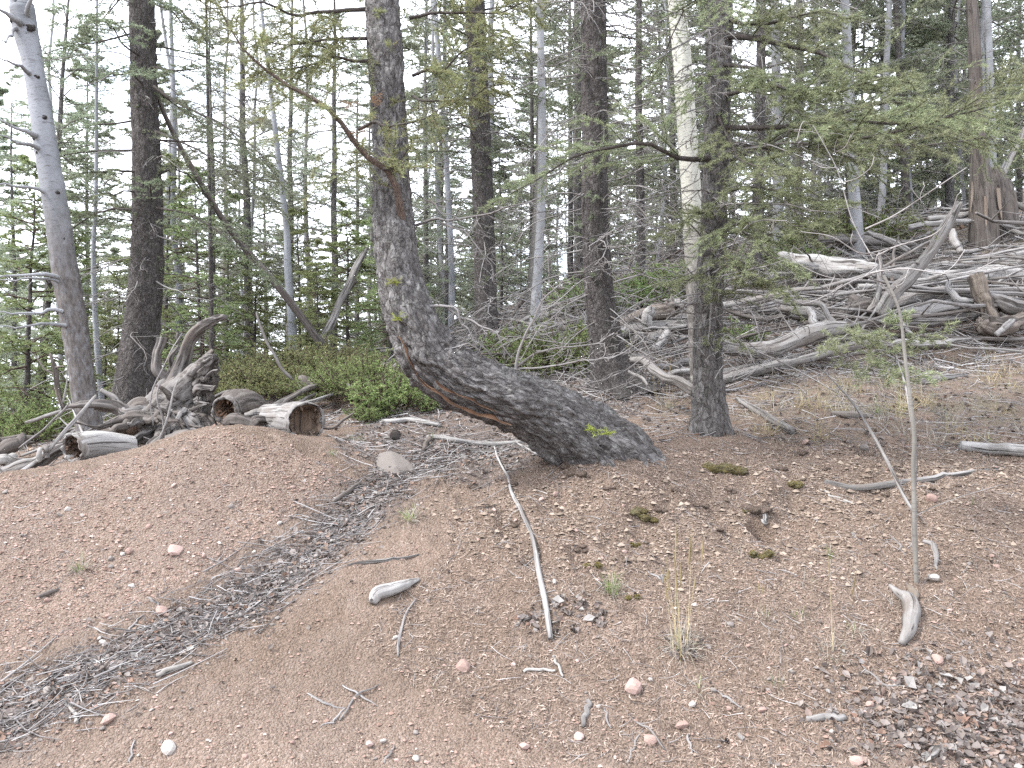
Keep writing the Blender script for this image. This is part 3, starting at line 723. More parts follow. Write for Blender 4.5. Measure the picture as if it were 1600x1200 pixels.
# --- curved fir
tp = trunk_pts([(958,745,5.42,140),(938,712,5.36,134),(902,683,5.28,118),(864,657,5.2,108),(815,633,5.13,102),(762,614,5.07,98),(712,592,5.04,98),(676,562,5.03,94),(652,520,5.03,84),(634,470,5.06,75),(622,420,5.1,66),(617,372,5.14,66),(614,330,5.16,62),(612,280,5.18,57),(608,200,5.22,54),(603,100,5.26,54),(597,0,5.3,52)])
tp = up_to(tp, 8.5, .03)
org = tuple(W(945, 716, 5.36)); org = (org[0], org[1], H([org[0]], [org[1]])[0])
curved = thing('curved_fir_tree', org, 'old fir whose thick trunk lies out sideways then bends upright', 'tree')
mb = MB()
KT, ST = 620, 124
q = smooth_line(tp, KT); CP = q[:, :3]; CR = q[:, 3]
sC = np.concatenate([[0], np.cumsum(np.linalg.norm(np.diff(CP, axis=0), axis=1))])
def dp_curved(co, d, p):
    s = np.repeat(sC, ST); lowf = 1-sstep(1.2, 2.6, s)           # coarse plates on the lying part
    c1 = co*np.array([20, 20, 6.5]); c1 = c1+.9*np.stack([vnoise(c1*.7, 15), vnoise(c1*.7+9, 16), vnoise(c1*.7+3, 17)], 1)
    f1, f2, cid, oz = worley(c1, 4)
    e = sstep(0, .30, f2-f1)
    c2 = co*np.array([34, 34, 13]); c2 = c2+.7*np.stack([vnoise(c2*.7, 25), vnoise(c2*.7+9, 26), 0*s], 1)
    g1, g2, cid2, oz2 = worley(c2, 8); e2 = sstep(0, .3, g2-g1)
    big = e*(.3+.8*cid+1.0*oz); sm = e2*(.4+.7*cid2+.8*oz2)
    r = lowf*(.019*(big-.5)+.006*(sm-.5)) + (1-lowf)*(.008*(sm-.5)+.003*(big-.5))
    r = r + .022*lowf*fbm(co*np.array([5, 5, 2.2]), 3, 31) + .006*fbm(co*np.array([9, 9, 5]), 2, 33) + .003*vnoise(co*120, 35)
    # ridged root flare at the foot
    a = np.arctan2(co[:, 1], co[:, 0]); k = np.exp(-s/.16)
    r = r + .055*k*np.cos(a*5+1.7*np.sin(a*2)) + .045*np.exp(-s/.10)
    k3 = np.exp(-(s/.40)**2); r = r + .030*k3*(.6-2*np.abs(fbm(co*np.array([13, 13, 1.6]), 3, 61)))
    # burl where the big limb leaves, and a knot lower down
    for cpt, rad, am in ((W(628, 352, 4.98), .10, .035), (W(625, 405, 4.98), .05, .02), (W(646, 528, 4.9), .03, -.02)):
        r = r + am*np.exp(-((p-cpt)**2).sum(1)/rad**2)
    # bark lost along the underside
    sx = (s > .55) & (s < 1.75)
    down = d@np.array([-.25, -.60, -.76])
    edge = .70+.11*vnoise(np.stack([s*6, 0*s, 0*s], 1), 41)+.05*vnoise(np.stack([s*19, 0*s, 0*s], 1), 43)
    r = r - np.where(sx, .030*sstep(edge, edge+.03, down)*np.clip((s-.55)*5, 0, 1)*np.clip((1.75-s)*5, 0, 1), 0)
    return r
VC, dC, TC = tubes(mb, CP, CR, ST, dp_curved)
mb.obj('trunk', 'old_fir_bark', curved, org)
# exposed orange wood along the underside, in two ragged strips
dC = dC[0]; VC = VC[0]
def strip(s0, s1, lo, hi, name, mat, lift=.004, wv=.06, seed=0):
    k = np.nonzero((sC > s0) & (sC < s1))[0][::2]; m = MB(); M = 10
    dn = dC@np.array([-.25, -.60, -.76])
    rows = []; cs = []
    for i in k:
        a = np.linspace(0, 1, M)
        tt = (sC[i]-s0)/(s1-s0); env = min(1, tt*6, (1-tt)*6)
        l = lo+wv*vnoise(np.array([[sC[i]*14, seed, 0.]]), 3)[0]; h = l+(hi-lo)*env*(.75+.7*vnoise(np.array([[sC[i]*11, seed, 5.]]), 5)[0]+.5*vnoise(np.array([[sC[i]*45, seed, 5.]]), 5)[0])
        # angle from the down direction on the camera side
        T = TC[0][i]; D = unit(np.array([-.25, -.60, -.76])-T*(T@np.array([-.25, -.60, -.76]))); Bn = np.cross(T, D)
        if Bn[2] < 0: Bn = -Bn
        an = l+(h-l)*a
        dirs = D[None]*np.cos(an)[:, None]+Bn[None]*np.sin(an)[:, None]
        rr = CR[i]+lift+.004*vnoise(np.stack([np.full(M, sC[i]*40), an*14, np.zeros(M)], 1), 7)-.012*np.sin(np.pi*a)
        rows.append(CP[i][None]+dirs*rr[:, None]); cs.append(np.stack([np.full(M, 0.)+an*CR[i], np.zeros(M), np.full(M, sC[i])], 1))
    rows = np.array(rows); n = len(k); ii = np.arange(n*M).reshape(n, M)
    m.add(rows.reshape(-1, 3), np.stack([ii[:-1, :-1], ii[:-1, 1:], ii[1:, 1:], ii[1:, :-1]], -1).reshape(-1, 4), None, np.array(cs).reshape(-1, 3))
    m.obj(name, mat, curved, org)['label'] = 'orange brown bare wood where bark has split away'
strip(.98, 1.36, .47, .56, 'exposed_wood', 'orange_wood', .0, .10, 1)
strip(.86, 1.62, .02, .14, 'exposed_wood', 'orange_wood', -.012, .12, 9)
brs = [([(578,14,5.28),(500,22,5.1),(400,12,4.95),(320,14,4.8)], .016, 1), ([(580,60,5.26),(520,58,5.1),(450,72,5.0),(400,60,4.9)], .013, 1), ([(580,95,5.24),(520,94,5.15),(450,106,5.05),(390,118,5.0)], .012, 1),
       ([(630,352,5.06),(616,305,4.98),(600,268,4.93),(570,238,4.9),(545,200,4.87),(500,165,4.84),(440,132,4.8),(380,75,4.75),(325,-20,4.7)], .026, 2),
       ([(645,118,5.25),(690,106,5.1),(750,62,5.0),(800,60,4.9)], .011, 1), ([(640,28,5.28),(720,22,5.15),(790,18,5.0),(850,-5,4.9)], .012, 1), ([(644,150,5.2),(700,160,5.05),(750,140,4.95),(790,130,4.9)], .009, 1),
       ([(560,202,4.87),(610,195,4.8),(660,186,4.78),(702,160,4.75)], .011, 3), ([(598,264,4.92),(622,250,4.88),(644,224,4.86)], .010, 3)]
for pts in ([(985,700,5.3),(1000,712,5.2),(1012,722,5.12)], [(985,690,5.5),(1005,696,5.5),(1025,702,5.5)]):
    p = P3(pts); p[:, 2] = H(p[:, 0], p[:, 1])+np.array([.05, .015, -.04]); p[0] = p[0]*.6+np.array([*W(948, 700, 5.38)])*.4; m = MB(); q = smooth_line(p, 16); tubes(m, q, np.linspace(.055, .012, 16), 12, lambda co, d, p: .006*fbm(co*np.array([30, 30, 8]), 3, 3)); m.obj('root', 'old_fir_bark', curved, org)
for pts, r0, kd in brs:
    branch_part(curved, org, pts, r0, 'brown_branch_bark' if kd == 2 else 'dark_branch_bark', 'old_fir_needles', n1=22 if kd < 3 else 9, n2=5, n3=0, per_m=360, nl=.030, nw=.004, ratio=.5 if kd == 1 else .36, main=.12, droop=.35, flat=.45)
for pts, r0, n in [([(650,352,5.14),(690,347,5.05),(750,336,4.95),(830,316,4.9)], .010, 12), ([(690,348,5.05),(725,360,5.0),(755,395,4.95),(770,440,4.95)], .007, 6), ([(656,473,5.05),(690,477,4.97),(722,500,4.93),(742,535,4.9)], .013, 5),
                   ([(700,482,4.97),(730,500,4.95),(770,520,4.9),(800,560,4.9)], .008, 8), ([(645,300,5.16),(690,330,5.0),(720,345,4.95)], .006, 4), ([(806,575,5.0),(812,540,4.95),(845,470,4.9),(885,430,4.9)], .010, 8),
                   ([(808,572,5.0),(840,550,4.93),(900,540,4.88),(960,520,4.85)], .008, 10), ([(810,576,5.0),(870,570,4.9),(930,560,4.85),(1000,535,4.82)], .006, 10), ([(750,565,5.0),(735,540,4.95),(700,545,4.9),(680,552,4.88)], .006, 4),
                   ([(780,570,5.0),(760,545,4.95),(740,500,4.95),(770,470,5.0)], .006, 8), ([(960,650,5.1),(985,640,5.05),(1010,655,5.0)], .005, 2)]:
    branch_part(curved, org, pts, r0, 'dead_twig', None, 'dead_branch', bare_n=n, bare2=3, droop=.1)
for px, py, d in ((614,442,4.93),(622,500,4.9),(925,672,5.02),(945,678,5.0),(606,72,5.12),(620,160,5.1),(595,20,5.15),(622,270,5.04)):
    m = MB(); c = W(px, py, d); dirs = unit(rng.normal(size=(9, 3))*np.array([1, .6, .5])+np.array([0, -.5, .15])); A = np.repeat(c[None], 9, 0); B = A+dirs*rng.uniform(.03, .06, (9, 1))
    needles(m, A, B, 500, .022, .0032); m.obj('sprout', 'sprout_needles' if py > 400 else 'old_fir_needles', curved, org)
for px, py, d in ((582,150,4.98),(548,160,4.9),(500,180,4.85),(562,205,4.86)):
    m = MB(); c = W(px, py, d); dirs = unit(rng.normal(size=(7, 3))*np.array([1, .6, .5])+np.array([0, 0, -.6])); A = np.repeat(c[None], 7, 0); needles(m, A, A+dirs*.06, 300, .024, .0032); m.obj('dead_needles', 'rust_needles', curved, org)
extra(curved, org, CP, CR, .60, .98, 22, 1.1, 'dark_branch_bark', 'old_fir_needles', elev=.1, droop=.3, n1=13, n2=4, per_m=240, nl=.030, nw=.005)
tufts(curved, org, CP, CR, .42, .75, 26, 'old_fir_needles', 'bark_tufts')

# --- generic upright near tree
def near_tree(name, label, cat, pts, ztop, rtop, bark, amp, fr, K, S, flare, lob=5, asp=None):
    tp = up_to(trunk_pts(pts), ztop, rtop); tp, org = put_on_ground(tp)
    r = thing(name, org, label, cat); mb = MB()
    if asp is None:
        _, P, Rr = rough_trunk(mb, tp, K, S, amp, fr, .35, flare, lob, seed=int(rng.integers(99)))
    else:
        q = smooth_line(tp, K); P = q[:, :3]; Rr = q[:, 3]; h = P[:, 2]-P[0, 2]
        sc = np.clip(1-sstep(asp[0], asp[1], h), 0, 1)
        def dp(co, d, p):
            w = np.repeat(sc, S)
            f1, f2, cid, oz = worley(co*np.array([24, 24, 9]), 12)
            r = (.0025+.004*w)*fbm(co*np.array([9, 9, 4]), 3, 5) + w*.006*(sstep(0, .3, f2-f1)*(.5+cid)-.5)
            for z0, a0 in asp[2]:
                a = np.arctan2(co[:, 1], co[:, 0])
                r = r + .010*np.exp(-((np.repeat(h, S)-z0)/.035)**2)*(.4+.6*np.cos(a-a0))
            return r
        tubes(mb, P, Rr*(1+.35*np.exp(-h/.15)), S, dp, rnd=sc[None])
    mb.obj('trunk', bark, r, org)
    return r, org, P, Rr
# spruce right of the curved fir
t5, o5, P5, R5 = near_tree('spruce_tree', 'upright spruce with flared foot just behind the curved trunk', 'tree', [(963,622,8.0,84),(956,585,8.0,64),(946,530,8.0,52),(936,450,8.0,45),(930,350,8.0,42),(929,200,8.0,41),(928,100,8.0,40),(927,0,8.0,39)], 10, .03, 'spruce_bark', .009, 26, 300, 52, .5)
for dx, dy, l in ((.24, -.10, .34), (.05, -.26, .28), (-.22, -.12, .3), (.28, .1, .3)):
    p = np.array([[o5[0]+dx*.35, o5[1]+dy*.35, 0], [o5[0]+dx*.75, o5[1]+dy*.75, 0], [o5[0]+dx*(1+l), o5[1]+dy*(1+l), 0]]); p[:, 2] = H(p[:, 0], p[:, 1])+np.array([.10, .03, -.03]); m = MB(); q = smooth_line(p, 14); tubes(m, q, np.linspace(.07, .015, 14), 10, lambda co, d, p: .006*fbm(co*np.array([30, 30, 8]), 3, 3)); m.obj('root', 'spruce_bark', t5, o5)
extra(t5, o5, P5, R5, .05, .62, 110, .9, 'dead_twig', None, 0.0, .35, r0=.008, b1=8, b2=3)
extra(t5, o5, P5, R5, .33, .98, 50, 1.0, 'dark_branch_bark', 'spruce_needles', .1, .3, n1=13, n2=5, per_m=110, nl=.032, nw=.008)
tufts(t5, o5, P5, R5, .12, .7, 60, 'spruce_needles')
for pts, r0 in [([(925,240,8),(880,262,7.8),(840,275,7.6),(800,300,7.4)], .012), ([(945,150,8),(990,170,7.7),(1030,150,7.6),(1060,90,7.6)], .010), ([(945,390,8),(1000,380,7.6),(1050,360,7.4),(1120,350,7.3)], .008), ([(940,300,8),(1000,330,7.6),(1040,390,7.5)], .008), ([(945,42,8),(1000,45,7.8),(1080,60,7.6)], .010),
                ([(920,460,7.9),(880,480,7.6),(840,520,7.4),(815,560,7.3)], .007), ([(935,560,7.9),(910,580,7.5),(880,600,7.3),(850,640,7.2)], .006), ([(950,480,7.9),(1000,520,7.5),(1060,500,7.3)], .006), ([(925,90,8),(880,95,7.8),(830,110,7.7)], .009), ([(925,170,8),(870,200,7.7),(820,260,7.6)], .008)]:
    branch_part(t5, o5, pts, r0, 'dead_twig', None, 'dead_branch', bare_n=12, bare2=4, K=12)
# spruce between (760)
t4, o4, P4, R4 = near_tree('spruce_tree', 'mossy dark spruce in the gap behind the curved trunk', 'tree', [(762,556,11,42),(760,500,11,36),(757,400,11,34),(754,300,11,33),(750,200,11,32),(746,100,11,31),(742,0,11,30)], 12, .03, 'spruce_bark', .008, 22, 220, 40, .25)
extra(t4, o4, P4, R4, .05, .5, 80, 1.2, 'dead_twig', None, .0, .35, r0=.009, b1=8, b2=2, rmin=.0032)
extra(t4, o4, P4, R4, .26, .98, 90, 1.35, 'dark_branch_bark', 'spruce_needles', .1, .35, n1=14, n2=5, per_m=95, nl=.040, nw=.011, r0=.011)
tufts(t4, o4, P4, R4, .08, .6, 60, 'spruce_needles')
# big spruce on the left
t2, o2, P2, R2 = near_tree('spruce_tree', 'thick brown spruce rising behind the upturned root wad', 'tree', [(203,668,8.5,70),(207,640,8.5,65),(216,560,8.5,58),(226,470,8.5,52),(230,400,8.5,48),(230,300,8.5,44),(227,200,8.5,41),(224,100,8.5,39),(221,0,8.5,37)], 11, .03, 'spruce_bark', .010, 24, 300, 56, .22)
for pts, r0, lv in [([(240,135,8.4),(290,165,8.2),(340,195,8.0),(400,235,7.8),(440,290,7.7)], .018, 1), ([(242,205,8.4),(290,228,8.2),(340,250,8.0),(400,290,7.8),(430,330,7.7)], .014, 1), ([(245,325,8.4),(300,340,8.1),(360,375,7.9),(420,430,7.8)], .013, 1), ([(238,105,8.4),(290,110,8.2),(340,100,8.0)], .015, 1),
                    ([(212,268,8.4),(160,270,8.2),(100,274,8.0)], .014, 1), ([(212,300,8.4),(160,305,8.1),(105,305,8.0)], .010, 1), ([(213,78,8.4),(190,45,8.3),(150,35,8.2),(115,60,8.1)], .011, 1), ([(240,5,8.4),(280,15,8.2),(320,60,8.0)], .013, 1),
                    ([(212,345,8.4),(170,340,8.2),(110,332,8.0)], .009, 1), ([(205,460,8.3),(150,470,8.0),(125,480,7.9)], .007, 0), ([(245,440,8.3),(280,455,8.0),(330,470,7.8)], .007, 0), ([(215,440,8.2),(200,470,8.0),(170,500,7.9)], .006, 0)]:
    branch_part(t2, o2, pts, r0, 'dark_branch_bark' if lv else 'dead_twig', 'spruce_needles' if lv else None, 'branch' if lv else 'dead_branch', n1=18, n2=6, per_m=120, nl=.032, nw=.008, ratio=.42, main=.2, bare_n=10, bare2=3, K=12, droop=.3)
extra(t2, o2, P2, R2, .04, .45, 46, .9, 'dead_twig', None, -.05, .4, r0=.007)
extra(t2, o2, P2, R2, .2, .98, 56, 1.3, 'dark_branch_bark', 'spruce_needles', .0, .4, n1=14, n2=5, per_m=100, nl=.034, nw=.009, r0=.012)
tufts(t2, o2, P2, R2, .12, .7, 70, 'spruce_needles')
# leaning dead pole caught in the left spruce
pts = P3([(240,135,8.6),(262,190,8.7),(300,262,8.8),(360,360,9.0),(440,455,9.2),(515,522,9.4)]); pts[-1, 2] = H([pts[-1, 0]], [pts[-1, 1]])[0]+.25
m = MB(); q = smooth_line(pts, 24); tubes(m, q, np.linspace(.022, .045, 24), 10, lambda co, d, p: .004*vnoise(co*40, 3), True)
o = m.obj('leaning_pole', 'dark_wood', None, tuple(pts[-1])); tag(o, 'long dark dead pole leaning down rightward from the thick left spruce', 'dead pole')
# left aspen
t1, o1, P1, R1 = near_tree('aspen_tree', 'leaning white aspen with grey lower bark at the far left', 'tree', [(141,682,7.5,37),(139,660,7.5,36),(128,590,7.5,36),(115,500,7.5,38),(101,420,7.5,38),(88,330,7.5,36),(75,250,7.5,34),(63,170,7.5,32),(51,100,7.5,30),(40,50,7.5,36),(34,10,7.5,36),(30,-20,7.5,30)], 9, .05, 'aspen_bark', 0, 0, 300, 40, 0, asp=(1.3, 2.6, ((1.45, 0), (1.9, 2.0), (2.3, 3.0), (2.6, 4.2), (3.0, 2.8), (3.5, 3))))
for pts, r0 in [([(40,40,7.5),(20,28,7.3),(-15,5,7.1)], .035), ([(42,35,7.5),(44,15,7.4),(55,-20,7.3)], .025), ([(50,118,7.45),(30,104,7.3),(-10,85,7.1)], .016), ([(62,214,7.45),(40,203,7.3),(-10,184,7.1)], .020), ([(66,236,7.45),(42,227,7.3),(-10,212,7.1)], .018), ([(78,304,7.45),(50,290,7.3),(0,288,7.1),(-30,292,7)], .014), ([(92,434,7.4),(60,428,7.2),(0,433,7.0),(-30,438,7)], .016), ([(92,440,7.4),(50,437,7.2),(-20,438,7.0)], .010), ([(98,487,7.4),(50,486,7.2),(-20,485,7)], .013), ([(104,509,7.4),(60,508,7.2),(-20,512,7)], .013), ([(25,45,7.4),(10,65,7.2),(-10,60,7.1)], .014)]:
    branch_part(t1, o1, pts, r0*1.5, 'grey_pole_bark', None, 'branch', bare_n=3, bare2=0, K=10)
for px, py, w in ((24,30,17),(44,42,15),(34,52,12),(56,118,7),(66,182,9),(54,216,9),(60,238,10),(72,262,7),(70,306,8),(88,300,7),(80,330,6),(96,372,6),(84,434,8),(90,488,7),(96,510,7)):
    m = MB(); c0 = W(px, py, 7.41); s0 = w*.5*7.5/F; u = np.linspace(0, np.pi, 9)
    tubes(m, c0+np.stack([-np.cos(u)*s0*1.25, .02+0*u, np.cos(u)*s0*.25], 1), np.sin(u)*s0*.62+.001, 12, lambda co, d, p: s0*.5*vnoise(p*60, 3)); m.obj('branch_collar', 'aspen_scar', t1, o1)
extra(t1, o1, P1, R1, .4, .95, 8, .8, 'dead_twig', None, .3, .1, r0=.008)
# yellow aspen on the right and its fir neighbour
t7, o7, P7, R7 = near_tree('aspen_tree', 'cream coloured spotted aspen close behind the right fir trunk', 'tree', [(1100,640,7.6,34),(1094,560,7.6,32),(1088,450,7.6,31),(1082,330,7.6,31),(1075,230,7.6,30),(1068,120,7.6,29),(1062,50,7.6,28),(1057,0,7.6,27)], 10, .04, 'yellow_aspen_bark', 0, 0, 240, 36, 0, asp=(.9, 2.0, ((1.6, 0), (2.4, 2), (3.2, 3))))
for py, px, dy in ((108,1066,0),(82,1070,0),(180,1080,0),(310,1083,0),(60,1062,0)):
    m = MB(); c = W(px, py, 7.53); tubes(m, np.array([c+[0, .05, 0], c, c+[0, -.006, 0]]), np.array([.016, .013, .004]), 10, lambda co, d, p: .004*vnoise(co*60, 3), True); m.obj('branch_scar', 'char', t7, o7)
extra(t7, o7, P7, R7, .2, .9, 22, .45, 'dead_twig', None, .2, .2, r0=.005, b1=4, b2=0)
t8, o8, P8, R8 = near_tree('fir_tree', 'grey barked fir at the bank edge with long boughs reaching right', 'tree', [(1110,690,6.0,60),(1110,660,6.0,52),(1107,600,6.0,47),(1106,520,6.0,44),(1110,430,6.0,42),(1116,320,6.02,40),(1120,200,6.05,38),(1123,100,6.08,38),(1126,0,6.1,37)], 9.5, .03, 'fir_bark', .009, 22, 330, 52, .42, 4)
for pts in ([(1106,668,5.93),(1103,690,5.86),(1100,714,5.8)], [(1114,672,5.93),(1120,685,5.88),(1128,702,5.84)]):
    m = MB(); p = P3(pts); p[-1, 2] -= .03; q = smooth_line(p, 10); tubes(m, q, np.linspace(.026, .009, 10), 8, lambda co, d, p: .004*vnoise(co*40, 3)); m.obj('root', 'fir_bark', t8, o8)
LB = [([(1118,360,5.95),(1180,345,5.6),(1240,350,5.35),(1300,345,5.2)], .010, 16), ([(1116,400,5.93),(1160,420,5.6),(1200,445,5.4),(1240,470,5.3)], .007, 12), ([(1114,330,5.95),(1070,345,5.7),(1030,370,5.55)], .007, 10), ([(1112,470,5.9),(1150,450,5.65),(1200,440,5.45)], .006, 10), ([(1110,520,5.92),(1140,530,5.7),(1165,545,5.6)], .004, 7),
      ([(1128,55,6.05),(1200,66,5.85),(1290,85,5.6),(1350,108,5.45),(1425,130,5.3)], .026, 14), ([(1126,200,6.0),(1230,196,5.75),(1330,190,5.5),(1420,200,5.3),(1500,176,5.1),(1600,150,4.95)], .022, 22), ([(1126,150,6.02),(1200,132,5.7),(1300,150,5.45),(1390,120,5.3)], .018, 16),
      ([(1124,222,6),(1250,230,5.65),(1350,216,5.4),(1480,182,5.15),(1640,90,4.9)], .018, 24), ([(1120,300,5.98),(1180,288,5.7),(1250,306,5.45),(1320,315,5.3)], .013, 16), ([(1116,375,5.95),(1150,360,5.6),(1200,402,5.35),(1255,425,5.25)], .011, 14),
      ([(1114,248,6.0),(1060,250,5.85),(1000,228,5.75),(920,240,5.7),(840,278,5.65),(790,308,5.6)], .022, 14), ([(1128,20,6.08),(1190,42,5.85),(1260,22,5.6),(1330,30,5.5)], .018, 14), ([(1112,420,5.9),(1070,438,5.65),(1035,442,5.5)], .007, 8),
      ([(1126,100,6.02),(1180,110,5.8),(1230,160,5.5),(1290,200,5.3)], .015, 14), ([(1110,110,6.05),(1090,140,5.8),(1050,180,5.7)], .010, 8), ([(1118,340,5.9),(1090,330,5.7),(1060,350,5.6)], .007, 8), ([(1122,180,5.95),(1150,240,5.6),(1200,270,5.3),(1260,275,5.1)], .010, 14),
      ([(1124,260,6.1),(1250,200,6.3),(1400,160,6.3),(1540,200,6.2),(1650,250,6.1)], .016, 20)]
for pts, r0, n in LB:
    branch_part(t8, o8, pts, r0, 'dark_branch_bark', 'fir_needles', n1=int(n*1.5), n2=5, n3=0, per_m=420, nl=.030, nw=.0038, ratio=.45, main=.15, droop=.16, flat=.6)
for pts, r0, n in [([(1118,322,5.95),(1170,318,5.7),(1240,320,5.4),(1300,332,5.2)], .009, 8), ([(1122,240,5.98),(1200,228,5.7),(1300,230,5.5),(1420,225,5.35),(1560,213,5.2)], .013, 16), ([(1108,430,5.92),(1140,400,5.6),(1170,350,5.4),(1230,345,5.2)], .009, 8), ([(1108,470,5.9),(1160,455,5.6),(1210,470,5.4),(1240,520,5.3)], .006, 8),
                   ([(1108,500,5.9),(1150,480,5.6),(1180,500,5.5),(1190,540,5.45)], .005, 8), ([(1105,470,5.9),(1060,480,5.7),(1010,470,5.55),(960,500,5.45)], .006, 8), ([(1105,380,5.95),(1060,340,5.75),(1000,345,5.6),(920,385,5.5)], .007, 12), ([(1108,410,5.92),(1116,450,5.8),(1112,500,5.75),(1105,540,5.75)], .010, 8), ([(1105,530,5.9),(1130,520,5.7),(1160,540,5.6),(1180,570,5.55)], .004, 8)]:
    branch_part(t8, o8, pts, r0, 'dead_twig', None, 'dead_branch', bare_n=n, bare2=4, droop=.12)
extra(t8, o8, P8, R8, .08, .55, 110, .8, 'dead_twig', None, .0, .3, r0=.0055, b1=8, b2=3)
extra(t8, o8, P8, R8, .36, .98, 44, .95, 'dark_branch_bark', 'fir_needles', .1, .4, n1=14, n2=4, per_m=260, nl=.030, nw=.0045)
tufts(t8, o8, P8, R8, .25, .7, 40, 'fir_needles')
# thin grey aspens in the gap and pale ones on the left
def slim(name, label, pts, ztop, mat, nb=10, bl=.5):
    tp = up_to(trunk_pts(pts), ztop, .012); tp, org = put_on_ground(tp, .1); r = thing(name, org, label, 'tree'); m = MB(); q = smooth_line(tp, 40)
    tubes(m, q[:, :3], q[:, 3], 10, lambda co, d, p: .0025*vnoise(co*30, 4)); m.obj('trunk', mat, r, org)
    if nb: extra(r, org, q[:, :3], q[:, 3], .1, .95, nb, bl, 'dead_twig', None, .4, .1, r0=.005, b1=5, b2=0, rmin=.002)
slim('aspen_tree', 'thin blue grey aspen in the gap left of the upright spruce', [(831,540,10.6,17),(838,460,10.6,16),(845,340,10.6,14),(847,200,10.6,13),(845,90,10.6,12),(844,0,10.6,11)], 10, 'grey_pole_bark', 8, .4)
slim('dead_tree', 'thin tan barked dying stem beside the blue grey aspen', [(826,520,11.2,13),(830,440,11.2,12),(838,330,11.2,11),(842,200,11.2,9),(846,60,11.2,8),(848,-10,11.2,7)], 9, 'sapling_bark', 8, .5)
slim('aspen_tree', 'slim white aspen standing over the junipers left of the curved trunk', [(461,572,10.5,16),(456,500,10.5,14),(450,420,10.5,12),(448,360,10.5,10),(440,290,10.5,9),(432,220,10.5,8)], 7, 'aspen_bark', 12, .8)
slim('aspen_tree', 'thin pale aspen just right of the leaning left aspen', [(163,640,9.5,8),(155,580,9.5,9),(149,500,9.5,8),(146,400,9.5,7),(150,300,9.5,6)], 6, 'aspen_bark', 10, .6)
slim('aspen_tree', 'pale aspen seen between the root wad and the thick spruce', [(283,600,11,11),(281,520,11,11),(279,440,11,10),(270,330,11,9),(272,200,11,8)], 8, 'aspen_bark', 8, .6)
slim('bare_tree', 'dark straight sapling trunk behind the root wad arms', [(332,620,9.6,8),(331,560,9.6,8),(330,480,9.6,7),(329,400,9.6,6),(327,300,9.6,5)], 6, 'spruce_bark', 14, .5)
slim('aspen_tree', 'grey aspen standing left of the two rotten snags', [(1345,400,13,20),(1337,330,13,18),(1330,240,13,16),(1325,100,13,14),(1320,0,13,13)], 10, 'grey_pole_bark', 10, .6)
slim('aspen_tree', 'pale aspen far behind the gap right of curved trunk', [(703,540,14,10),(706,440,14,10),(700,300,14,9),(690,150,14,8),(680,20,14,8)], 10, 'aspen_bark', 8, .6)
slim('aspen_tree', 'tall grey aspen behind the right fir boughs', [(1218,440,14,16),(1216,330,14,16),(1214,220,14,15),(1212,60,14,13),(1210,0,14,12)], 12, 'grey_pole_bark', 8, .6)
# the two dead snags on the upper right
def snag(label, pts, ztop, K=80, S=30, amp=.02):
    tp = up_to(trunk_pts(pts), ztop, .03) if ztop else trunk_pts(pts); tp, org = put_on_ground(tp); r = thing('dead_snag', org, label, 'dead tree'); m = MB(); q = smooth_line(tp, K)
    def dp(co, d, p): return amp*fbm(co*np.array([16, 16, 1.6]), 3, 8)+amp*.4*vnoise(co*np.array([50, 50, 4]), 9)
    tubes(m, q[:, :3], q[:, 3], S, dp, True); m.obj('trunk', 'dead_trunk' if 'dead_trunk' in MATS else 'grey_wood', r, org)
    return r, org, q
m_dead('dead_trunk', (.035,.029,.025), (.08,.069,.061), (.165,.15,.136), .9, 26)
m_dead('tan_strip', (.09,.065,.048), (.19,.15,.12), (.28,.235,.19), .9, 20)
rs, osn, qs = snag('tall dead snag with shredded tan bark on the upper right slope', [(1538,378,12.8,46),(1537,340,12.8,42),(1533,290,12.8,34),(1528,220,12.8,22),(1524,120,12.8,18),(1519,20,12.8,16)], 9)
extra(rs, osn, qs[:, :3], qs[:, 3], .3, .95, 22, .7, 'dead_twig', None, .1, .1, r0=.006, b1=5, b2=0, rmin=.0022)
for k in range(9):
    m = MB(); a = rng.uniform(0, 6.28); z = rng.uniform(.05, .6); c = np.array([osn[0]+.19*math.cos(a), osn[1]+.19*math.sin(a), osn[2]+z]); tubes(m, np.array([c+[0, 0, .35], c+[.02*math.cos(a), .02*math.sin(a), .1], c+[.05*math.cos(a), .05*math.sin(a), -.1]]), np.array([.03, .025, .006]), 5); m.obj('bark_strip', 'tan_strip', rs, osn)
snag('broken dark brown snag stump right of the tall snag', [(1566,345,13.2,52),(1562,320,13.2,46),(1556,285,13.2,36),(1552,262,13.2,22)], 0, 40, 26, .03)
slim('bare_tree', 'thin bare grey tree rising right of the tall snag', [(1553,300,14,12),(1550,200,14,11),(1546,90,14,10),(1543,0,14,9)], 9, 'grey_pole_bark', 14, .7)
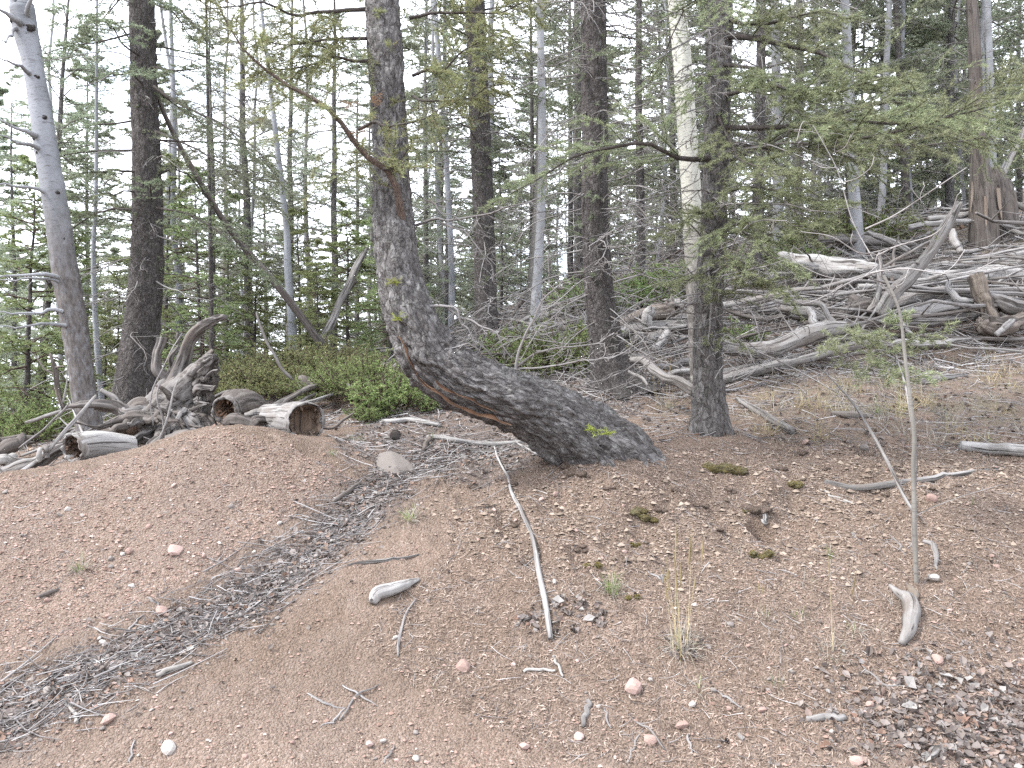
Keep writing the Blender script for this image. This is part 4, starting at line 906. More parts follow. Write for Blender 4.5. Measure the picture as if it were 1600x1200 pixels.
# ------------------------------------------------------------------ dead wood
m_dead('rotten_tan_core', (.05,.035,.026), (.13,.092,.068), (.25,.19,.145), .9, 18)
def log(name, label, cat, pts, mat, K=26, S=12, amp=.006, fr=(14, 14, 1.4), group=None, caps=True, stubs=0, parent=None):
    """pts rows (px, py, d, width px)"""
    tp = trunk_pts(pts)
    if pts[len(pts)//2][3] > 17: K = 70; S = 30
    q = smooth_line(tp, K); m = MB(); P = q[:, :3].copy(); r = q[:, 3].copy(); sd = rng.uniform(0, 50)
    k = np.linspace(0, 1, K); r *= 1+.09*vnoise(np.stack([k*len(pts)*2.2+sd, 0*k, 0*k], 1), 5)
    P += wobble(K, min(.012, r.max()*.25))
    a0 = min(amp*1.3, r.max()*.34)
    def dp(co, d, p):
        c = co+sd; n = fbm(c*np.array([12, 12, .9]), 3, 18)
        end = np.minimum(np.repeat(k, S), 1-np.repeat(k, S)); e = vnoise(c*np.array([26, 26, .01]), 3)
        return a0*fbm(c*np.array(fr), 3, 8) - a0*1.1*np.exp(-(n/.06)**2) + a0*.4*vnoise(c*np.array([70, 70, 5]), 9) - r.max()*.7*np.clip(e, 0, 1)*np.exp(-(end/.03)**2)
    tubes(m, P, r, S, dp, caps)
    org = P[len(P)//2]
    if stubs:
        n = stubs; t = rng.uniform(.1, .9, n); Ln = rng.uniform(.05, .28, n); Q = whorl(P, r, t, Ln, rng.uniform(-.3, 1.0, n), .1, 4)
        tubes(m, Q, lin(np.minimum(.012, r.min()*.6+.003), .003, n, 4), 5)
    o = m.obj(name, mat, parent, org if parent is None else parent.location)
    if parent is None: tag(o, label, cat, group)
    return o, P, r
def rings(mb, C, T, Rr, S=44, disp=None, rag=0):
    """stack of rings about axis T at centres C with radii Rr, may turn back on itself"""
    u = unit(np.cross(T, [0, 0, 1.])); v = np.cross(T, u); a = np.arange(S)*2*np.pi/S; dd = u*np.cos(a)[:, None]+v*np.sin(a)[:, None]; K = len(C)
    V = C[:, None]+dd[None]*np.asarray(Rr)[:, None, None]; f = V.reshape(-1, 3)
    if disp is not None: f = f+np.tile(dd, (K, 1))*disp(f, np.repeat(np.arange(K), S), np.tile(a, K))[:, None]
    if rag: aa = np.tile(a, K); f = f+T[None]*(rag*(vnoise(np.stack([np.cos(aa)*4, np.sin(aa)*4, 0*aa], 1), 6)+.6*vnoise(np.stack([np.cos(aa)*13, np.sin(aa)*13, 0*aa], 1), 7))*(np.repeat(np.arange(K), S) < 4))[:, None]
    i = np.arange(K*S).reshape(K, S); q = np.stack([i[:-1], np.roll(i, -1, 1)[:-1], np.roll(i, -1, 1)[1:], i[1:]], -1).reshape(-1, 4); mb.add(f, q, None, f)
def hollow_log(name, label, pts, mat, inner, wall=.30, depth=.22, S=44, K=40, amp=.006, end=0):
    """a cut log, rotten hollow at its first point"""
    tp = trunk_pts(pts); q = smooth_line(tp, K); P = q[:, :3]; r = q[:, 3]
    root = thing(name, tuple(P[0]), label, 'log'); m = MB()
    def dp(co, d, p): return amp*fbm(co*np.array([9, 9, 1.2]), 3, 8)+amp*.3*vnoise(co*np.array([60, 60, 5]), 9)
    tubes(m, P, r, S, dp); 
    # far end cap
    tubes(m, np.array([P[-1], P[-1]+(P[-1]-P[-2])*.3]), np.array([r[-1], r[-1]*.2]), S)
    m.obj('shell', mat, root, P[0])
    T = unit(P[1]-P[0]); m = MB()
    # torn rim between the outer skin and the hollow
    ro = r[0]+amp*.4
    wall = wall*.8
    rings(m, np.array([P[0]+T*.05, P[0]-T*.006, P[0]-T*.010, P[0]-T*.004, P[0]+T*.05]), T, np.array([1.0, 1.01, .97, 1-wall*.55, 1-wall*.7])*ro, S, lambda f, kk, a: np.where(kk > 2, .16*ro*vnoise(np.stack([np.cos(a)*3, np.sin(a)*3, 0*a], 1), 4), 0)+.03*ro*vnoise(np.stack([np.cos(a)*9, np.sin(a)*9, kk*1.], 1), 5), .016)
    m.obj('rim', 'silver_wood' if end == 0 else 'grey_wood', root, P[0])
    m = MB(); n = 16; kq = np.linspace(0, 1, n); rr = ro*(1-wall*.62)*(1-.35*kq); rr[-3:] = ro*np.array([.45, .2, .0])
    C = P[0][None]+T*(.004+depth*np.minimum(kq, .85)/.85)[:, None]
    rings(m, C, T, rr, S, lambda f, kk, a: .26*ro*fbm(f*38, 3, 14)*np.clip(kk/2, 0, 1)*(kk < 14)); m.obj('rotten_core', inner, root, P[0])
    m = MB()
    for j in range(26):
        a = rng.uniform(0, 6.28); s0 = rng.uniform(.01, depth*.5); u = unit(np.cross(T, [0, 0, 1])); v = np.cross(T, u); e = u*math.cos(a)+v*math.sin(a)
        c = P[0]+T*s0+e*r[0]*(1-wall*.9); g = e*-.03*rng.uniform(.3, 1.4)+T*rng.uniform(-.02, .03)
        tubes(m, np.array([c, c+g*.6, c+g]), np.array([.009, .007, .002])*rng.uniform(.6, 1.5), 4)
    m.obj('splinters', inner, root, P[0])
    return root
hollow_log('cut_log', 'short pale grey cut log with hollow rotten end at the far left', [(113,700,5.62,46),(150,695,5.78,45),(185,697,5.9,41),(204,699,5.97,37)], 'silver_wood', 'rotten_wood', .34)
hollow_log('cut_log', 'round hollow log with whitish rim facing the camera on the mound crest', [(479,659,5.95,60),(462,656,6.1,58),(440,655,6.25,50),(418,653,6.4,44)], 'silver_wood', 'rotten_tan_core', .22, .10)
hollow_log('rotten_log', 'dark topped rotten log with orange brown hollow between the root wad and the round log', [(352,642,6.35,42),(368,634,6.5,50),(388,632,6.65,44),(402,634,6.8,30)], 'dark_wood', 'orange_wood', .38, .2, amp=.02, end=1)
log('log_chunk', 'dark grey slab of wood lying in front of the rotten log', 'log', [(352,664,6.15,22),(372,660,6.15,26),(395,661,6.15,22),(418,658,6.2,14)], 'dark_wood', 20, 12, .014)
log('log_chunk', 'small grey wood chunk touching the left side of the round log', 'log', [(384,650,6.3,12),(402,648,6.3,16),(418,651,6.3,12)], 'grey_wood', 14, 10, .012)
# upturned root wad
rw_o = GD(265, 6.7); rw = thing('root_wad', rw_o, 'weathered grey upturned root wad with arms reaching up', 'root wad')
def arm(nm, pts, mat='root_wood', K=44, S=26, amp=.016, part=True):
    tp = trunk_pts(pts); q = smooth_line(tp, K); P = q[:, :3].copy(); r = q[:, 3]; m = MB()
    P += wobble(K, min(.02, r.max()*.3))
    a0 = min(amp, r.max()*.30)
    def dp(co, d, p): c = co*1.0; return a0*(1.0*fbm(c*np.array([22, 22, 1.5]), 3, 8) - 1.2*np.exp(-(fbm(c*np.array([20, 20, 1.1]), 3, 18)/.07)**2)+.8*vnoise(c*np.array([5, 5, 3.]), 28))+a0*.4*vnoise(c*np.array([80, 80, 6]), 9)
    tubes(m, P, r, S, dp, True); m.obj(nm, mat, rw, rw_o)
arm('root', [(250,668,6.75,92),(270,630,6.7,72),(296,596,6.65,46),(318,570,6.6,34),(334,556,6.55,14)], amp=.028, S=40, K=70)
arm('root', [(300,640,6.75,70),(318,612,6.75,40),(332,586,6.75,20),(338,572,6.75,6)], 'dark_wood', amp=.03)
arm('root', [(262,632,6.75,40),(277,596,6.72,28),(288,566,6.7,22),(300,535,6.68,19),(314,512,6.64,18),(330,501,6.6,14),(352,494,6.55,6)])
arm('root', [(258,640,6.85,34),(258,600,6.85,24),(255,565,6.85,20),(252,527,6.85,16)])
arm('root', [(262,610,6.85,16),(268,590,6.83,14),(272,560,6.8,8),(278,520,6.78,4)])
arm('root', [(300,585,6.6,16),(318,566,6.58,13),(333,547,6.55,7)])
arm('root', [(270,646,6.6,50),(235,640,6.6,26),(200,637,6.55,20),(168,634,6.5,18),(148,636,6.5,9)])
arm('root', [(200,648,6.5,20),(165,630,6.45,14),(135,628,6.4,12),(112,630,6.4,10),(98,640,6.38,8)])
arm('root', [(240,648,6.55,26),(200,638,6.5,16),(178,622,6.5,9),(158,610,6.5,5)])
arm('root', [(250,660,6.5,34),(205,655,6.4,20),(165,660,6.3,10),(135,668,6.25,6),(85,672,6.2,3)], 'dark_wood')
arm('root', [(265,668,6.5,44),(235,672,6.4,22),(222,680,6.3,14),(205,697,6.1,10)])
arm('root', [(275,668,6.45,46),(256,684,6.3,24),(240,694,6.2,14),(230,702,6.15,8)])
arm('root', [(285,664,6.45,50),(276,684,6.3,26),(268,694,6.25,14)])
arm('root', [(295,660,6.45,46),(310,676,6.3,26),(322,682,6.25,14),(338,684,6.2,8)])
arm('root', [(300,652,6.5,40),(322,660,6.45,24),(340,672,6.4,12)], 'dark_wood')
arm('root', [(310,610,6.55,20),(322,606,6.5,10),(336,604,6.45,4)]); arm('root', [(306,626,6.5,16),(318,626,6.45,8),(326,630,6.4,3)]); arm('root', [(306,602,6.6,16),(325,585,6.55,9),(340,578,6.5,4)])
arm('root', [(245,664,6.6,40),(205,668,6.6,20),(170,676,6.5,10)], 'rotten_wood'); arm('root', [(230,660,6.4,14),(215,660,6.3,10),(199,663,6.25,5)])
arm('root', [(200,660,6.3,12),(180,672,6.2,9),(150,680,6.15,5)], 'dark_wood'); arm('root', [(260,690,6.2,16),(290,684,6.2,18),(306,690,6.15,10)])
for k in range(34):
    aa = rng.uniform(-.5, 3.9); c0 = (275+rng.normal(0, 16), 655+rng.normal(0, 12)); l = rng.uniform(18, 60); dd = rng.uniform(6.35, 6.6); w0 = rng.uniform(5, 13)
    arm('root', [(c0[0], c0[1], dd, w0), (c0[0]+l*.5*math.cos(aa)+rng.normal(0, 4), c0[1]+l*.4*math.sin(aa), dd-.1, w0*.7), (c0[0]+l*math.cos(aa), min(c0[1]+l*.75*math.sin(aa), 698), dd-.16, w0*.25)], 'root_wood' if rng.random() < .6 else 'dark_wood', 20, 9, .01)
for pts in ([(252,690,6.1,4),(256,660,6.05,4),(246,625,6.0,3),(248,600,6.0,2)], [(244,700,6.05,4),(262,655,6.0,4),(272,610,6.0,3),(280,590,6.0,2)], [(240,665,6.2,3),(236,620,6.2,3),(262,560,6.2,2),(285,520,6.2,2)]):
    log('dead_twig', 'thin pale dead twig leaning on the grey root wad', 'twig', pts, 'dead_twig', 14, 5, .001, group='twigs leaning on the root wad')
# dark dead sticks and poles at the left edge
for i, (pts, mat, lab) in enumerate([
    ([(-10,748,5.75,24),(40,728,5.8,24),(90,704,5.9,20),(150,690,6.2,12)], 'grey_wood', 'thick grey dead pole lying along the left edge of the mound'),
    ([(-10,760,5.6,8),(60,718,5.7,7),(130,640,5.9,6),(150,618,6.0,4)], 'dead_twig', 'slender grey branch slanting up from the left mound edge'),
    ([(-10,708,6.3,22),(20,696,6.4,22),(38,680,6.5,12)], 'dark_wood', 'dark log end at the far left behind the mound'),
    ([(-10,690,6.8,9),(30,684,6.8,9),(60,682,6.8,5)], 'dark_wood', 'short dark stick lying behind the left log end'),
    ([(100,640,6.2,8),(88,605,6.2,9),(85,575,6.2,8),(78,552,6.2,4)], 'dark_wood', 'dark crooked branch standing beside the left aspen foot'),
    ([(60,722,5.65,7),(62,708,5.65,8),(64,700,5.68,7)], 'silver_wood', 'short pale upright stub poking from the mound edge'),
    ([(74,716,5.7,6),(72,702,5.7,7),(66,700,5.7,6)], 'grey_wood', 'hooked grey stub beside the pale stub on the mound edge'),
    ([(0,722,5.9,14),(10,720,5.9,18),(21,716,5.95,14)], 'white_log', 'whitish knob of wood at the far left edge'),
    ([(30,700,6.0,4),(70,670,6.0,4),(100,640,6.0,4),(108,628,6.1,2)], 'dead_twig', 'thin arched twig over the left mound edge'),
    ([(94,650,6.2,4),(103,604,6.2,3),(108,560,6.2,2)], 'dead_twig', 'thin upright twig left of the aspen foot'),
    ([(40,660,7.0,4),(80,648,6.9,5),(130,632,6.8,3)], 'dead_twig', 'thin pale twig crossing in front of the left aspen foot')]):
    if mat == 'white_log': mat = 'pale_wood'
    log('dead_branch', lab, 'dead branch', pts, mat, 18, 9, .006, stubs=2 if pts[0][3] > 5 and i < 5 else 0)
# sticks behind the mound and beside the log
SM = 'sticks lying behind the round log'
for pts, mat in [([(405,648,6.6,7),(440,628,6.9,10),(478,608,7.2,10),(497,602,7.3,7)], 'grey_wood'), ([(410,640,6.8,6),(450,636,6.9,7),(495,615,7.3,6)], 'grey_wood'), ([(430,640,6.7,5),(470,632,6.9,7),(520,616,7.3,5)], 'silver_wood'), ([(425,645,6.5,5),(455,622,6.9,6),(470,612,7.1,4)], 'dark_wood'),
                 ([(500,668,6.2,5),(520,668,6.2,5),(538,655,6.3,6),(552,646,6.3,4)], 'dark_wood'), ([(470,590,7.6,10),(482,598,7.5,22),(498,602,7.4,14)], 'dark_wood'), ([(545,600,7.4,9),(555,606,7.3,12),(562,612,7.2,8)], 'silver_wood'), ([(380,640,7.0,6),(350,630,7.2,8),(320,635,7.3,5)], 'dark_wood'), ([(390,628,7.2,5),(360,612,7.5,6),(330,622,7.5,4)], 'grey_wood')]:
    log('stick', 'weathered stick lying just behind the round hollow log', 'stick', pts, mat, 16, 8, .004, group=SM)
log('leaning_log', 'grey dead pole leaning up to the right behind the junipers', 'dead pole', [(500,540,10.2,15),(530,480,10.4,12),(555,420,10.6,11),(575,385,10.8,7)], 'grey_wood', 20, 10, .004)
log('leaning_log', 'dark short pole leaning parallel behind the grey pole near the junipers', 'dead pole', [(528,478,10.9,12),(545,452,11,11),(556,438,11,9)], 'dark_wood', 14, 9, .004)
log('dead_branch', 'thin grey branch curving up through the yellowish juniper', 'dead branch', [(458,594,7.8,5),(440,575,7.8,5),(420,540,7.8,5),(408,510,7.8,4),(400,488,7.8,4)], 'grey_wood', 18, 7, .002)
# --- pile of debris on the right and in the centre; each log listed where it lies
PL = [
 ('smooth pale curved log at the lower left of the debris pile', [(1128,540,8.3,30),(1165,545,8.25,30),(1210,546,8.2,33),(1245,532,8.25,34),(1280,518,8.3,33),(1320,512,8.4,24)], 'silver_wood', .004),
 ('long grey log lying along the front of the debris pile', [(1110,600,7.9,14),(1180,580,8.0,20),(1260,563,8.1,20),(1330,545,8.2,16),(1390,538,8.3,10)], 'grey_wood', .012),
 ('flat split grey log just above the front log', [(1120,585,8.2,18),(1190,572,8.3,20),(1250,556,8.4,16)], 'silver_wood', .012),
 ('long grey log crossing the whole top of the pile', [(1240,412,11.2,34),(1320,418,11.2,34),(1400,430,11.2,36),(1480,436,11.2,34),(1560,432,11.3,36),(1660,440,11.4,36)], 'silver_wood', .014),
 ('gnarled thick pale log on the pile under the aspen twigs', [(1215,405,11.5,26),(1265,412,11.3,34),(1310,420,11.0,36),(1370,425,10.8,30)], 'silver_wood', .02),
 ('thick grey log leaning steeply up out of the pile', [(1372,494,9.3,30),(1395,465,9.3,27),(1425,430,9.3,24),(1455,390,9.3,21),(1480,350,9.3,19),(1500,316,9.3,13)], 'grey_wood', .010),
 ('pale forked branch leaning beside the steep grey log', [(1360,490,9.4,16),(1370,460,9.4,12),(1376,420,9.4,9),(1374,395,9.4,6)], 'silver_wood', .006),
 ('grey log with dark underside right of the steep log', [(1390,480,9.8,22),(1430,466,9.8,26),(1490,460,9.8,24),(1530,462,9.8,18)], 'grey_wood', .016),
 ('splintered grey log end in the middle of the pile', [(1410,492,9.4,20),(1460,484,9.4,30),(1500,478,9.4,28),(1520,476,9.4,24)], 'silver_wood', .018),
 ('cracked grey log below the splintered log', [(1400,505,9.2,22),(1450,500,9.2,24),(1520,494,9.2,16)], 'grey_wood', .016),
 ('broken tan stump leaning at the right of the pile', [(1525,430,9.3,30),(1532,455,9.25,26),(1540,475,9.2,26),(1552,505,9.15,30)], 'rotten_tan', .02),
 ('curved pale root hooked left of the leaning tan stump', [(1482,440,9.4,8),(1484,455,9.35,11),(1498,468,9.3,14),(1520,474,9.3,10)], 'silver_wood', .005),
 ('grey root log stretching right from the tan stump', [(1545,468,9.3,26),(1570,478,9.2,28),(1600,482,9.2,30),(1640,490,9.2,26)], 'grey_wood', .016),
 ('brown earthy root lump at the right end of the pile', [(1530,505,9.0,34),(1560,512,9.0,40),(1600,500,9.1,30)], 'rotten_grey', .03),
 ('short grey stick propped against the earthy root lump', [(1556,524,8.8,10),(1570,512,8.8,13),(1582,500,8.85,12)], 'silver_wood', .004),
 ('long thin pale log lying in front of the tan stump', [(1390,540,8.6,16),(1440,536,8.6,14),(1480,534,8.6,13),(1518,530,8.6,6)], 'silver_wood', .008),
 ('dark cavity log between the splintered logs', [(1300,500,9.6,24),(1340,480,9.6,30),(1385,476,9.6,22)], 'dark_wood', .02),
 ('grey gnarled log under the fir bough left of the pile', [(1220,480,9.4,20),(1250,490,9.3,26),(1290,500,9.2,22),(1320,520,9.0,14)], 'grey_wood', .016),
 ('short pale stub standing on the smooth curved log', [(1262,483,8.6,12),(1268,495,8.5,13),(1274,508,8.4,15)], 'silver_wood', .004),
 ('weathered crooked branch over the smooth curved log', [(1210,470,8.9,8),(1240,474,8.8,10),(1280,478,8.7,12),(1296,498,8.6,10),(1305,510,8.5,6)], 'grey_wood', .006),
 ('stubby grey log chunk in the shade below the steep log', [(1330,470,9.8,30),(1345,480,9.7,32),(1360,492,9.6,26)], 'dark_wood', .02),
 ('bright weathered log high on the right slope', [(1450,342,13,9),(1500,338,13,12),(1524,332,13,10)], 'pale_wood', .005),
 ('grey log below the bright log on the right slope', [(1420,356,12.8,12),(1470,348,12.8,11),(1530,344,12.8,9)], 'silver_wood', .006),
 ('leaning pale pole crossing behind the snag stump', [(1540,340,13.6,9),(1570,270,13.8,9),(1600,200,14,8)], 'pale_wood', .003),
 ('second pale pole leaning right of the snag stump', [(1555,285,13.8,8),(1580,240,14,7),(1610,190,14,6)], 'silver_wood', .003),
 ('grey branch lying right of the snag stump foot', [(1560,350,12.8,8),(1590,362,12.6,8),(1612,372,12.5,6)], 'silver_wood', .004),
 ('pale log fallen across the slope right of the stump', [(1575,310,13.4,9),(1610,330,13.3,10),(1650,340,13.2,10)], 'pale_wood', .004),
 ('grey log high behind the right end of the pile', [(1450,420,12,18),(1520,412,12,20),(1600,400,12,22),(1660,396,12,22)], 'silver_wood', .014),
 ('mottled grey log resting on the log at the right edge', [(1530,428,11.6,20),(1570,415,11.6,26),(1640,402,11.6,26)], 'grey_wood', .016),
 ('dark log behind the pale poles of the pile', [(1280,372,13,16),(1350,375,13,18),(1430,380,13,14)], 'grey_wood', .008),
 ('pale stick slanting on the rear of the pile', [(1355,362,12.6,9),(1390,376,12.4,12),(1420,392,12.2,10)], 'silver_wood', .005),
 ('pale angular stub below the leaning steep log top', [(1488,360,11.5,12),(1494,378,11.4,16),(1502,395,11.3,10)], 'silver_wood', .006),
 ('thin grey pole along the rear of the pile', [(1290,345,14,8),(1360,352,14,9),(1440,345,14,8)], 'silver_wood', .004),
 # centre debris between the upright spruce and the fir
 ('thick brown hollow log above the crossed logs in the centre', [(965,512,9.6,22),(990,500,9.6,26),(1020,488,9.6,30),(1052,482,9.6,34)], 'rotten_grey', .014),
 ('dark grey log crossing right of the upright spruce', [(955,528,9.2,24),(1000,516,9.2,22),(1040,510,9.2,20),(1100,502,9.2,16)], 'grey_wood', .010),
 ('grey broken stub leaning on the crossed centre logs', [(1008,508,9.1,16),(1014,490,9.1,20),(1018,480,9.1,18)], 'silver_wood', .008),
 ('splintered bright stump tip above the crossed centre logs', [(1064,488,9.7,24),(1054,476,9.7,18),(1044,470,9.7,8)], 'pale_wood', .012),
 ('grey slanted log at the foot of the centre pile', [(1024,548,8.7,16),(1034,534,8.8,18),(1044,520,8.9,16)], 'silver_wood', .006),
 ('pale short log behind the slanted centre log', [(1010,536,9.0,14),(1026,526,9.05,22),(1046,518,9.1,16)], 'silver_wood', .010),
 ('small upright grey stub left in the centre pile', [(998,534,8.9,10),(1000,526,8.9,13),(1001,519,8.9,12)], 'silver_wood', .004),
 ('long grey branch leaning down behind the right fir trunk', [(986,562,7.4,12),(1010,572,7.2,17),(1045,588,6.9,19),(1085,612,6.6,20)], 'grey_wood', .008),
 ('thin grey root curving below the leaning grey branch', [(982,580,7.6,6),(1000,590,7.5,7),(1012,602,7.4,4)], 'grey_wood', .003),
 ('grey log lying behind the tuft of straw', [(1010,576,8.2,10),(1050,570,8.2,14),(1100,565,8.3,14)], 'grey_wood', .008),
 ('weathered grey plank like log behind the right fir', [(1020,590,7.9,8),(1060,582,7.9,14),(1110,578,8,12)], 'silver_wood', .008),
 ('grey log behind the blue grey aspen foot', [(770,522,10.8,10),(830,512,10.9,12),(880,508,11,10)], 'silver_wood', .006),
 ('pale thin log left of the upright spruce foot', [(878,512,10.4,9),(900,516,10.3,10),(925,520,10.2,8)], 'pale_wood', .004),
 ('dark pole leaning left of the blue grey aspen', [(798,502,11.4,8),(808,485,11.4,9),(818,465,11.4,7)], 'dark_wood', .003),
 ('dark log in the shade below the blue grey aspen', [(780,540,10.2,9),(840,540,10.1,11),(880,536,10,8)], 'dark_wood', .006),
]
m_dead('rotten_tan', (.07,.055,.043), (.155,.128,.103), (.25,.218,.18), .9, 20)
m_dead('rotten_grey', (.075,.06,.05), (.165,.14,.12), (.27,.235,.205), .9, 20)
for lab, pts, mat, amp in PL:
    pts = [(a, b, d, w*.84) for a, b, d, w in pts]
    log('dead_log', lab, 'log', pts, mat, 34, 16, amp, stubs=1 if pts[0][3] > 12 else 0)
hub = [log('splinter', '', '', [(1054,478,9.6,9),(1044,470,9.55,5),(1034,468,9.5,1)], 'pale_wood', 8, 6, .002), log('splinter', '', '', [(1052,474,9.65,9),(1050,466,9.6,6),(1050,458,9.6,1)], 'pale_wood', 8, 6, .002)]
for o, _, _ in hub: tag(o, 'bright wood splinter standing up on the broken centre stump', 'splinter', 'splinters on the centre stump')
# tangle of smaller dead branches on the pile and on the forest floor
def tangle(n, px0, px1, d0, d1, name, lab, grp, ln=(.4, 1.5), r=(.006, .022), up=.18, mats=('grey_wood', 'silver_wood', 'dead_twig', 'dark_wood'), cat='dead branch', ltf=.02, twigs=3, dirx=.8):
    for i in range(n):
        d = rng.uniform(d0, d1); px = rng.uniform(px0, px1); x = (px-800)/F*d; L0 = rng.uniform(*ln); a = rng.normal(0, dirx)+(math.pi if rng.random() < .5 else 0)
        K = 8; t = np.linspace(-.5, .5, K); X = x+np.cos(a)*L0*t; Y = d+np.sin(a)*L0*t*.8
        e = abs(rng.normal(0, up)); Z = H(X, Y); r0 = rng.uniform(*r)
        Z = np.linspace(Z[0], Z[-1], K)*.6+Z*.4 + r0*.6 + rng.uniform(0, ltf) + e*L0*(t+.5)
        P = np.column_stack([X, Y, Z])+np.cumsum(rng.normal(0, .012, (K, 3)), 0)*L0
        m = MB(); tubes(m, P, np.linspace(r0, r0*.35, K), 7, lambda co, dd, p: r0*.2*vnoise(co*np.array([50, 50, 6]), 3), True)
        if twigs:
            Q, l2 = grow(P[None], np.array([L0]), twigs, .25, .35, .8, .05, 4, .4); tubes(m, Q, lin(r0*.35, .0015, len(Q), 4), 4)
        o = m.obj(name, mats[int(rng.integers(len(mats)))], None, tuple(P[0])); tag(o, lab, cat, grp)
tangle(90, 1130, 1620, 8.4, 11.8, 'dead_branch', 'grey dead branch tangled in the big debris pile on the right slope', 'dead branches in the big debris pile', (.5, 1.9), (.006, .03), .14, ltf=.2)
tangle(70, 1180, 1700, 11, 17, 'dead_branch', 'pale dead branch strewn on the slope behind the debris pile', 'dead branches behind the debris pile', (.8, 2.6), (.012, .035), .14, ltf=.15)
tangle(84, 770, 1120, 8.6, 12.5, 'dead_branch', 'grey dead branch littering the floor around the upright spruce', 'dead branches around the upright spruce', (.4, 1.8), (.006, .024), .2, ltf=.15)
tangle(70, 760, 1250, 12.5, 19, 'dead_branch', 'dead branch lying far back under the spruces in the centre', 'dead branches far back in the centre', (.8, 2.8), (.01, .035), .2, ltf=.1)
tangle(24, 640, 800, 8.0, 13, 'dead_branch', 'dead branch behind the bend of the curved trunk', 'dead branches behind the bend', (.4, 1.5), (.005, .018), .3, ltf=.05)
tangle(14, -40, 330, 6.4, 9, 'dead_branch', 'dead branch lying behind the mound at left', 'dead branches behind the left mound', (.4, 1.4), (.005, .016), .2, ltf=.05)
tangle(34, 1190, 1680, 8.8, 11.6, 'dead_log', 'long slim grey pole stacked in the big debris pile', 'slim poles in the big debris pile', (1.4, 3.4), (.018, .045), .10, ltf=.32, twigs=2, dirx=.3, cat='log')
tangle(16, 960, 1130, 8.6, 10.8, 'dead_log', 'short slim log in the tangle right of the upright spruce', 'slim logs right of the upright spruce', (.7, 1.8), (.018, .045), .12, ltf=.25, twigs=1, dirx=.5, cat='log')
tangle(18, 680, 960, 9.2, 12.5, 'dead_log', 'slim grey log behind the curved trunk', 'slim logs behind the curved trunk', (1.0, 2.6), (.014, .035), .12, ltf=.22, twigs=2, dirx=.4, cat='log')
def brush(n, px0, px1, d0, d1, lab, grp, h=(.4, 1.2)):
    """standing bare dead shoots"""
    for i in range(n):
        p = GD(rng.uniform(px0, px1), rng.uniform(d0, d1)); m = MB(); K = 7; L0 = rng.uniform(*h); k = np.linspace(0, 1, K)[:, None]
        dv = np.array([rng.normal(0, .35), rng.normal(0, .3), 1.]); P = p-np.array([0, 0, .03])+dv*k*L0+np.array([rng.normal(0, .3), 0, -.25])*k**2*L0
        Ln = np.array([L0]); bare(m, P[None], Ln, rng.uniform(.003, .008), 7, 3, .5, 5, .05, .0017); o = m.obj('dead_shrub', 'dead_twig', None, tuple(p)); tag(o, lab, 'shrub', grp)
brush(16, 770, 1000, 8.2, 11, 'bare grey twiggy shrub standing behind the curved trunk', 'bare shrubs in the centre')
brush(14, 640, 800, 7.8, 11, 'bare twiggy shrub left of the gap spruce foot', 'bare shrubs left of the gap', (.4, 1.0))
brush(18, 1140, 1600, 9.5, 13, 'bare thin shrub standing among the fallen logs', 'bare shrubs among the logs', (.5, 1.4))
# --- individually placed sticks, roots and wood pieces on the near bank
def gstick(name, lab, cat, pts, mat, lift=.3, K=20, S=8, amp=.003, stubs=0, twn=0, group=None, tilt=0):
    """pts rows (px, py, width px) lying on the ground"""
    rows = []
    for a, b, w in pts:
        g = G(a, b); r = w*.5*g[1]/F; rows.append([*g, r])
    q = smooth_line(np.array(rows), K); q[:, 2] = np.maximum(q[:, 2], H(q[:, 0], q[:, 1])-q[:, 3]*.5)+q[:, 3]*lift + tilt*np.linspace(0, 1, K)
    q[:, :3] += wobble(K, .006, 7)*np.array([1, 1, .3]); m = MB(); r = q[:, 3]; a0 = min(amp, r.max()*.3)
    tubes(m, q[:, :3], r, S, lambda co, d, p: a0*fbm(co*np.array([30, 30, 3.]), 2, 8), True)
    if twn:
        Q, l2 = grow(q[None, :, :3], np.array([.9]), twn, .05, .36, 1.0, .1, 5, .75); Q[..., 2] = np.maximum(Q[..., 2], H(Q[..., 0], Q[..., 1]).reshape(Q.shape[:2])+.004); tubes(m, Q, lin(.0028, .001, len(Q), 5), 4)
    o = m.obj(name, mat, None, tuple(q[0, :3])); return tag(o, lab, cat, group)
gstick('dead_branch', 'long whitish branch lying down the middle of the bank', 'dead branch', [(772,700,3),(782,725,4),(800,770,5.5),(815,805,6.5),(830,850,7.5),(842,895,8),(852,945,9),(860,1008,9)], 'silver_wood', .9, 40, 9, .002, twn=12)
gstick('dead_branch', 'pale grey forked branch under the curved trunk', 'dead branch', [(668,686,7),(690,688,8),(712,694,9),(750,698,9),(800,697,8),(850,688,6)], 'silver_wood', .8, 26, 9)
gstick('dead_branch', 'thin pale branch parallel under the curved trunk', 'dead branch', [(700,702,5),(740,708,6),(790,706,6),(830,700,5),(870,715,4)], 'silver_wood', .8, 22, 8)
gstick('dead_branch', 'grey curved branch lying above the flat rock', 'dead branch', [(580,660,7),(610,662,8),(640,660,9),(665,664,9),(690,668,6)], 'silver_wood', .7, 22, 9)
gstick('dead_branch', 'short dark stub propping the forked branch', 'dead branch', [(662,708,8),(668,696,9),(672,686,8)], 'dark_wood', .8, 10, 8)
gstick('dead_branch', 'pale curled branch at the foot of the curved trunk', 'dead branch', [(806,690,3),(830,708,5),(846,716,7),(866,712,5)], 'silver_wood', .8, 16, 8)
gstick('driftwood', 'bleached pale piece of wood on the middle of the bank', 'driftwood', [(582,946,12),(592,936,24),(612,928,22),(635,918,15),(655,909,6)], 'silver_wood', .5, 26, 14, .009)
